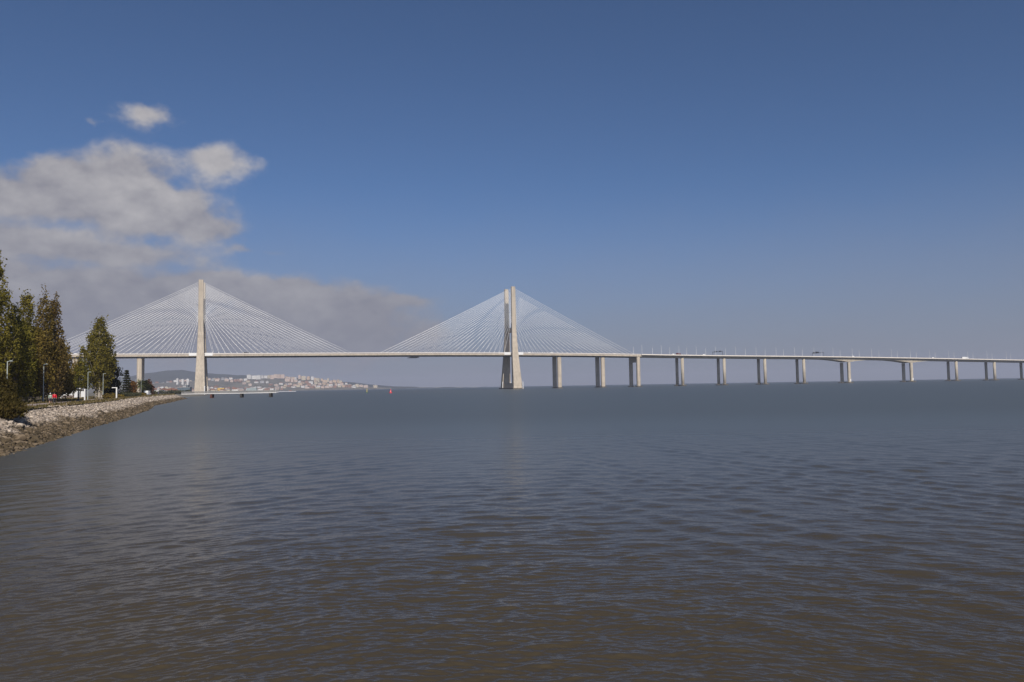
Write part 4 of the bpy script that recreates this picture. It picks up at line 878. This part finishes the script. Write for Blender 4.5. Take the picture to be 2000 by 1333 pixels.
BCOL = {'cream': (.60, .52, .40), 'pale pink': (.62, .49, .42), 'white': (.72, .70, .68), 'peach': (.60, .45, .33), 'grey': (.40, .40, .41), 'terracotta': (.34, .20, .15)}
def facade(name, c):
    """plastered wall with rows of darker window openings"""
    m = M(name, c, .85, .10, .12); t = m.node_tree; b = t.nodes['Principled BSDF']; K = t.links.new; src = b.inputs['Base Color'].links[0].from_socket
    tc = N(t, 'ShaderNodeTexCoord'); sx = N(t, 'ShaderNodeSeparateXYZ'); K(tc.outputs['Object'], sx.inputs[0])
    def mt(op, a, b_=None):
        n = N(t, 'ShaderNodeMath', operation=op)
        for i, x in enumerate((a, b_)):
            if x is None: continue
            if isinstance(x, (int, float)): n.inputs[i].default_value = x
            else: K(x, n.inputs[i])
        return n.outputs[0]
    zr = mt('LESS_THAN', mt('ABSOLUTE', mt('SUBTRACT', mt('FRACT', mt('DIVIDE', sx.outputs[2], 3.1)), .56)), .24)
    xr = mt('LESS_THAN', mt('ABSOLUTE', mt('SUBTRACT', mt('FRACT', mt('DIVIDE', mt('ADD', sx.outputs[0], sx.outputs[1]), 3.3)), .5)), .24)
    k = mt('SUBTRACT', 1.0, mt('MULTIPLY', mt('MULTIPLY', zr, xr), .72)); sc = N(t, 'ShaderNodeVectorMath', operation='SCALE'); K(src, sc.inputs[0]); K(k, sc.inputs['Scale']); K(sc.outputs[0], b.inputs['Base Color']); return m
BM = {k: facade(k.replace(' ', '_') + '_facade', c) for k, c in BCOL.items()}
ROOFM = M('red_tile_roof', (.26, .13, .09), .9, .2, .2); ROOFG = M('flat_grey_roof', (.34, .33, .33), .9, .1, .2)
def building(x, y, w, d, hgt, col, label, group, rz=0., pitched=False, z=None, name='building', floors=True):
    root = tag(empty(name, (x, y, (hill(x, y) if z is None else z) - .6), rz), label, 'building', group)
    m = MB(); m.box(-w / 2, w / 2, -d / 2, d / 2, 0, hgt); m.build('wall', BM.get(col, None) or col, root)
    m = MB()
    if pitched: m.loft([[(-w / 2 - .4, yy, hgt + .02), (w / 2 + .4, yy, hgt + .02), (0, yy, hgt + w * .2)] for yy in (-d / 2 - .4, d / 2 + .4)])
    else: m.box(-w / 2 - .3, w / 2 + .3, -d / 2 - .3, d / 2 + .3, hgt + .02, hgt + .7); m.box(-w * .12, w * .15, -d * .2, d * .2, hgt + .7, hgt + 2.8)
    m.build('roof', ROOFM if pitched else ROOFG, root)
    return root
rb = random.Random(77)
def at_px(px, y): return (px - 1000) / 1555. * y
# hilltop crest of pale blocks
crest = [(486, 512, 4550, 'white'), (512, 530, 4600, 'cream'), (530, 572, 4650, 'peach'), (560, 580, 4550, 'pale pink'), (570, 596, 4700, 'pale pink'), (592, 640, 4750, 'cream'), (640, 668, 4800, 'cream')]
for (a, b, y0, c0) in crest:
    px = a
    while px < b:
        w = rb.uniform(11, 26); y = y0 + rb.uniform(-120, 140); x = at_px(px, y); cc = rb.choice([c0, c0, 'cream', 'pale pink', 'white', 'peach'])
        building(x, y, w, rb.uniform(11, 15), rb.uniform(15, 24), cc, '%s apartment block on the crest of the far hill town' % cc, '%s blocks on the crest of the far hill' % cc, rb.uniform(-.3, .5)); px += w / y * 1555 + rb.uniform(.2, 1.6)
# blocks stepping down to the water, right part of the town
for row, (y0, a, b, h0, h1) in enumerate([(4450, 560, 690, 10, 16), (4250, 566, 705, 9, 15), (4120, 556, 662, 7, 13), (4600, 655, 752, 10, 17), (4480, 690, 758, 8, 14)]):
    px = a
    while px < b:
        w = rb.uniform(12, 24); y = y0 + rb.uniform(-60, 60); x = at_px(px, y)
        if x < coast_x(y) - 14:
            cc = rb.choice(['cream', 'pale pink', 'peach', 'white', 'pale pink', 'terracotta'])
            building(x, y, w, 12, rb.uniform(h0, h1), cc, '%s block on the slope of the far town nearest the open water' % cc, '%s blocks on the right slope of the far town' % cc, rb.uniform(-.3, .4), rb.random() < .3)
        px += w / y * 1555 + rb.uniform(.3, 3.2)
# scattered houses left of the crest and beside the left pylon
for row, (y0, a, b, h0, h1) in enumerate([(3600, 405, 500, 7, 12), (4200, 408, 486, 8, 14), (2900, 404, 500, 6, 10), (2450, 406, 560, 5, 8), (3300, 500, 560, 7, 11), (3900, 488, 562, 8, 12), (4250, 500, 566, 9, 13), (3650, 520, 570, 7, 10), (4350, 408, 486, 9, 14)]):
    px = a
    while px < b:
        w = rb.uniform(9, 22); y = y0 + rb.uniform(-130, 130); x = at_px(px, y)
        if x < coast_x(y) - 14:
            cc = rb.choice(['white', 'white', 'grey', 'cream', 'terracotta', 'pale pink'])
            building(x, y, w, 10, rb.uniform(h0, h1), cc, '%s house among trees on the far bank right of the left pylon' % cc, '%s houses right of the left pylon' % cc, rb.uniform(-.5, .5), rb.random() < .5)
        px += w / y * 1555 + rb.uniform(.8, 4.6)
for row, (y0, a, b, h0, h1) in enumerate([(2600, 300, 376, 6, 10), (3400, 296, 376, 7, 12), (1900, 304, 372, 4.5, 7), (4300, 300, 376, 8, 13)]):
    px = a
    while px < b:
        w = rb.uniform(9, 20); y = y0 + rb.uniform(-120, 120); x = at_px(px, y); cc = rb.choice(['white', 'cream', 'pale pink', 'terracotta', 'grey'])
        building(x, y, w, 10, rb.uniform(h0, h1), cc, '%s house on the far bank left of the left pylon' % cc, '%s houses left of the left pylon' % cc, rb.uniform(-.5, .5), rb.random() < .5)
        px += w / y * 1555 + rb.uniform(1.2, 6)
# landmarks of the town, each one alone
for i, px in enumerate((346, 351, 356.5, 362, 365.5)):
    building(at_px(px, 3900), 3900 + 30 * (i % 2), 8.5, 8.5, (30, 24, 27, 25, 29)[i], 'white', 'slim white tower block in the row left of the left pylon', 'white tower blocks left of the left pylon', .1 * i)
building(at_px(430, 2500), 2500, 25, 14, 11.5, M('yellow_facade', (.58, .38, .10), .8, .05, .3), 'bright yellow building on the far bank right of the left pylon', None, .15)
building(at_px(421, 2480), 2480, 7, 10, 10, 'white', 'small white annex at the left of the bright yellow building', None, .1)
TEAL = M('grey_green_cladding', (.30, .35, .35), .6, .08, .2)
building(at_px(491, 2600), 2600, 31, 18, 11, TEAL, 'pale grey green hall on the far bank below the hill town', None, .2, floors=False)
DKB = M('blue_grey_cladding', (.10, .13, .155), .6, .15, .3)
building(at_px(360, 1350), 1350, 20, 14, 9.5, DKB, 'dark blue grey shed just left of the left pylon', None, .15)
building(at_px(363, 1400), 1400, 9, 10, 13.5, DKB, 'taller dark blue grey block behind the blue grey shed', None, .15)
building(at_px(336, 1050), 1050, 13, 9, 4.4, 'white', 'white low house with tiled roof beyond the stone point', None, -.3, True)
building(at_px(320, 1150), 1150, 16, 10, 4.8, 'grey', 'long grey shed with pale roof behind the last trees', None, .2, True)
building(at_px(309, 980), 980, 11, 8, 4.4, 'white', 'white shed right of the reddish tree', None, .1)
# trees of the far bank: low scrub that reads as one mass
def scrub():
    rng = np.random.default_rng(88); P = []
    def blob(x, y, r, k, z=None):
        z0 = hill(x, y) if z is None else z; d = unit(rng, k) * (rng.random((k, 1)) ** .4); P.append(np.concatenate([np.array([[x, y, z0 + r * .55]]) + d * np.array([r * 1.5, r * 1.2, r * .75])]))
    for _ in range(150):
        y = rng.uniform(560, 1350); px = rng.uniform(298, 374); x = at_px(px, y)
        if x < coast_x(y) - 8: blob(x, y, rng.uniform(1.2, 2.8), 60, None if y > 700 else GZ)
    for _ in range(190):
        y = rng.uniform(1500, 4300); px = rng.uniform(298, 560); x = at_px(px, y)
        if x < coast_x(y) - 20: blob(x, y, rng.uniform(2.5, 6.0), 40)
    V, F = leaf_quads(rng, np.concatenate(P), 1.3, 1.2); np_ = np_mesh('far_scrub', V, F, GREYG); tag(np_, 'grey green trees and scrub along the far bank', 'scrub', kind='stuff')
scrub()

# ------------------------------------------------------------------ render settings
S.render.engine = 'CYCLES'; S.cycles.use_denoising = True; S.cycles.denoising_prefilter = 'ACCURATE'; S.cycles.pixel_filter_type = 'BLACKMAN_HARRIS'; S.cycles.filter_width = 1.45; S.cycles.volume_bounces = 1; S.cycles.max_bounces = 6
S.cycles.transparent_max_bounces = 8; S.cycles.caustics_reflective = False; S.cycles.caustics_refractive = False
v = S.view_settings; v.view_transform = 'Standard'; v.look = 'None'; v.exposure = 0; v.gamma = 1
